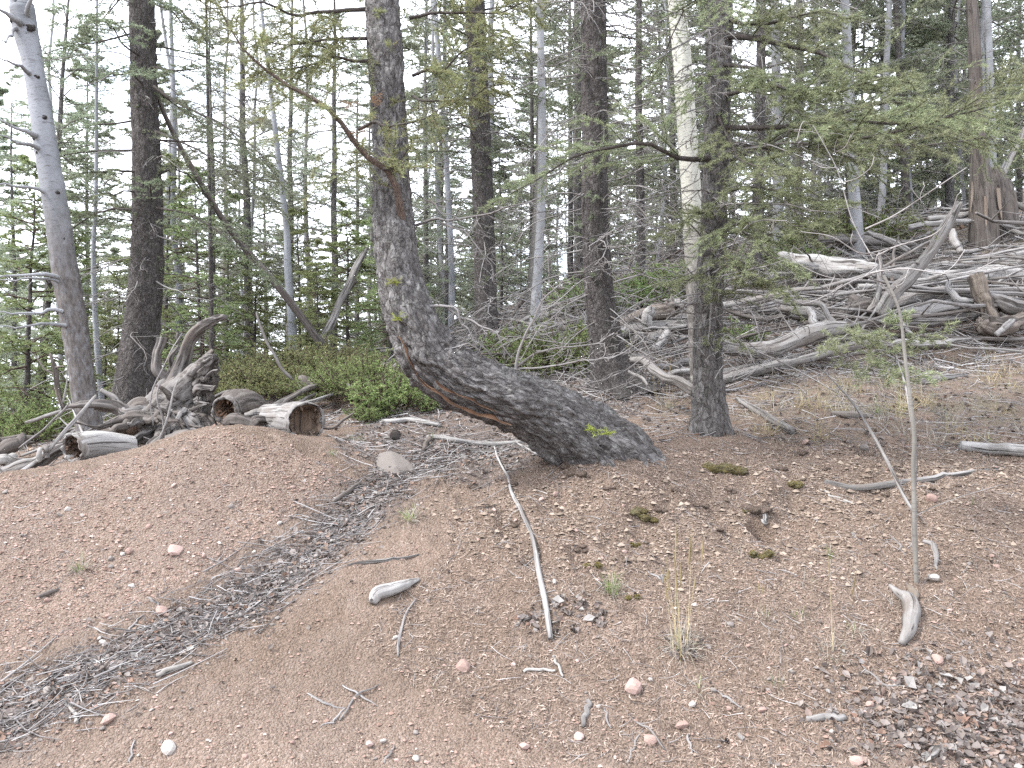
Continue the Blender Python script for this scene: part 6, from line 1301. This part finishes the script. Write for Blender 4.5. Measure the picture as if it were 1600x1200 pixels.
tuft(1408,545,'green tuft under the lone fir bough',40,60,(.06,.14),.04); tuft(1437,555,'second green tuft right of the bough',30,50,(.06,.14),.04); tuft(1372,648,'yellow green tuft on the slope behind the sapling',60,30,(.08,.2),.04,1,(.3,.4)); tuft(1520,790,'fine green sprig on the right edge slope',12,8,(.04,.1),.02); tuft(1043,640,'tall straw tuft left of the fir trunk',70,6,(.1,.3),.08,10,(.25,.45)); tuft(1342,610,'single tall straw clump mid slope',24,6,(.05,.12),.03,3,(.25,.4))
for i in range(84):
    px, py = rng.uniform(1180, 1640), rng.uniform(560, 700)
    c = G(px, py); m = MB(); blades(m, c, int(rng.integers(16, 40)), .06, .26, .0021, .07, .75); o = m.obj('grass_tuft', 'straw' if rng.random() < .6 else 'grey_straw', None, tuple(c)); tag(o, 'sparse dry straw tuft on the right upper slope', 'grass tuft', 'dry tufts on the right upper slope')
for i in range(26):
    c = GD(rng.uniform(760, 1640), rng.uniform(8, 13)); m = MB(); blades(m, c, 40, .06, .24, .0025, .10, .7); o = m.obj('grass_tuft', 'straw' if rng.random() < .5 else 'green_grass', None, tuple(c)); tag(o, 'grass tuft on the forest floor among the fallen logs', 'grass tuft', 'tufts among the fallen logs')
for i in range(14):
    c = G(rng.uniform(1000, 1580), rng.uniform(840, 1010)); m = MB(); blades(m, c, int(rng.integers(8, 20)), .03, .10, .0013, .02, .9); o = m.obj('grass_tuft', 'grey_straw', None, tuple(c)); tag(o, 'tiny dry wisp of grass on the right bank', 'grass tuft', 'dry wisps on the right bank')
# ------------------------------------------------------------------ moss and clods
def lump(name, lab, cat, px, py, w, h, mat, fuzz=True, n=5, seed=0, lift=.0, group=None):
    c = G(px, py); s = w*.5*c[1]/F; root = MB()
    for j in range(n):
        o = c+np.array([rng.uniform(-.75, .75)*s, rng.uniform(-.1, .35)*s, rng.uniform(-.35, .35)*s*h/w+lift]); o[2] = max(o[2], H(o[:1], o[1:2])[0]); rr = s*rng.uniform(.25, .5)
        u = np.linspace(0, np.pi, 12); tubes(root, o+np.stack([0*u, 0*u, -np.cos(u)*rr*.55], 1), np.sin(u)*rr+.001, 18, lambda co, d, p: rr*.30*fbm(p*45, 3, seed)+rr*.12*vnoise(p*160, 4))
    o = root.obj(name, mat, None, tuple(c)); tag(o, lab, cat, group)
    if fuzz:
        q = MB(); V = np.concatenate(root.v); i = rng.integers(len(V), size=700); A = V[i]; needles(q, A, A+unit(A-c)*.006+[0, 0, .001], 1, .008, .0028, minn=1); f = q.obj('moss_fuzz', 'moss_fuzz', o, tuple(c))
m_leaf('moss_fuzz', [(0, (.07,.05,.015)), (.5, (.14,.115,.03)), (.85, (.2,.17,.06)), (1, (.3,.3,.24))], .1, .01)
lump('moss_clump', 'large grey and olive moss cushion below the fir roots', 'moss', 1132, 738, 62, 40, 'moss_clump', n=11); lump('moss_clump', 'dark olive moss overhang on the bank lip', 'moss', 1006, 818, 42, 30, 'moss_clump', n=7); lump('moss_clump', 'olive moss clump below the hollow with the root', 'moss', 1190, 872, 34, 30, 'moss_clump', n=6); lump('moss_clump', 'mossy earth clump left of the exposed root', 'moss', 1240, 765, 34, 28, 'moss_clump', n=5)
lump('moss_clump', 'small mossy clump beside the green tuft', 'moss', 988, 938, 22, 18, 'moss_clump', n=3); lump('moss_clump', 'thin mossy patch left of the lip moss', 'moss', 928, 890, 26, 22, 'moss_clump', n=4); lump('moss_clump', 'tiny moss cushion under the lip moss', 'moss', 992, 856, 16, 12, 'moss_clump', n=3); lump('dirt_clod', 'overhanging earth lip over the hollow in the bank', 'clod', 1186, 806, 44, 10, 'dirt_clod', False, 8, 3, .015)
lump('moss_clump', 'mossy rim above the hollow in the bank', 'moss', 1176, 800, 30, 12, 'moss_clump', n=4)
for px, py, w in ((880,735,40),(905,742,40),(850,728,30),(760,795,30),(800,825,26),(795,760,30),(740,765,24),(700,850,20),(1095,795,26),(1060,770,30),(905,862,26),(1030,800,24),(1140,770,30),(1215,735,34),(1255,712,34),(1290,735,28),(1345,712,34),(1320,700,26),(1400,738,30),(1200,790,22),(955,770,24),(1120,830,22),(1255,800,18),(640,775,22),(735,910,18),(815,885,18),(1380,775,26),(1450,765,24),(1500,760,22)):
    lump('dirt_clod', 'crumbly brown clod of earth on the bank lip', 'clod', px, py, w, w*.5, 'dirt_clod', False, 3, int(px) % 17, -.004, 'earth clods along the bank lip')
# ------------------------------------------------------------------ junipers
JK = {}
def juniper_kind(mat, n, ln, w, h):
    A = rng.uniform(0, 6.28, n); rr = np.sqrt(rng.random(n)); x = w*.5*rr*np.cos(A); y = w*.42*rr*np.sin(A); z = h*(1-rr**2)*rng.uniform(.15, .75, n)
    dirs = unit(np.stack([np.cos(A)*rr*1.1, np.sin(A)*rr*.9-.1, .75+.3*rng.random(n)], 1)+rng.normal(0, .28, (n, 3))); L0 = ln*rng.uniform(.5, 1.3, n); k = np.linspace(0, 1, 5)[None, :, None]
    P = np.stack([x, y, z], 1)[:, None]+dirs[:, None]*L0[:, None, None]*k; P[..., 2] -= .12*L0[:, None]*k[..., 0]**2
    wd = MB(); lf_ = MB(); live(wd, lf_, P, L0, .004, 8, 4, 115, .019, .0064, .55, 4, .1, .0036, .05, .4)
    st = rng.normal(0, .05, (len(P[::5]), 3))*[1, 1, 0]; en = P[::5, 0]; B = np.stack([st, (st+en)/2+[0, 0, .03], en], 1); tubes(wd, B, lin(.008, .003, len(B), 3), 5)
    return wd.mesh('stems', 'brown_branch_bark'), lf_.mesh('foliage', mat)
def juniper(px, d, w, h, lab, mat='juniper_needles', n=105, ln=.28):
    key = (mat, int(rng.integers(2)) if n > 70 else 9)
    if key not in JK: JK[key] = (juniper_kind(mat, 125, .27, 1.0, .3), 1.0, .3) if n > 70 else (juniper_kind(mat, 45, .15, .35, .14), .35, .14)
    (ms, mf), w0, h0 = JK[key]; c = GD(px, d); r = thing('juniper_bush', tuple(c), lab, 'juniper'); r.scale = (w/w0, w/w0, .5*w/w0+.5*h/h0); r.rotation_euler = (0, 0, rng.uniform(-.6, .6))
    for nm, me in (('stems', ms), ('foliage', mf)):
        o = bpy.data.objects.new(nm, me); COL.objects.link(o); o.parent = r
juniper(572, 7.6, .95, .36, 'green juniper left of the curved trunk bend'); juniper(612, 7.0, .55, .2, 'small bright juniper tuft under the curved trunk', n=60, ln=.16); juniper(575, 6.75, .26, .12, 'tiny juniper sprig above the mound crest', n=34, ln=.14); juniper(530, 8.0, .7, .25, 'low green juniper behind the round log')
juniper(872, 8.9, 1.15, .5, 'bright green juniper behind the curved trunk in the centre', n=190); juniper(815, 9.6, .9, .26, 'spreading juniper left of the centre juniper'); juniper(905, 9.0, .5, .2, 'small juniper touching the upright spruce foot', n=80)
juniper(405, 8.4, .9, .28, 'yellowish juniper behind the mound crest', 'yellow_juniper' if 'yellow_juniper' in MATS else 'juniper_needles'); juniper(450, 9.0, 1.2, .35, 'broad yellow green juniper near the slim white aspen', 'yellow_juniper'); juniper(340, 8.8, .9, .3, 'juniper right behind the root wad', 'yellow_juniper'); juniper(500, 9.5, 1.1, .3, 'low juniper right of the slim white aspen', 'yellow_juniper'); juniper(1150, 9.4, .4, .14, 'tiny juniper tuft behind the right fir', n=40, ln=.14); juniper(1230, 13, 1.2, .4, 'far juniper behind the debris pile', n=90, ln=.3)
juniper(60, 8.2, 1.0, .35, 'low green shrub at the far left behind the poles'); juniper(960, 12.5, 1.6, .4, 'far low juniper right of the upright spruce', n=110, ln=.3); juniper(1060, 12.8, 1.4, .4, 'far low juniper behind the centre stump', n=100, ln=.3); juniper(1320, 14, 1.8, .5, 'far low juniper under the aspens', n=100, ln=.35)
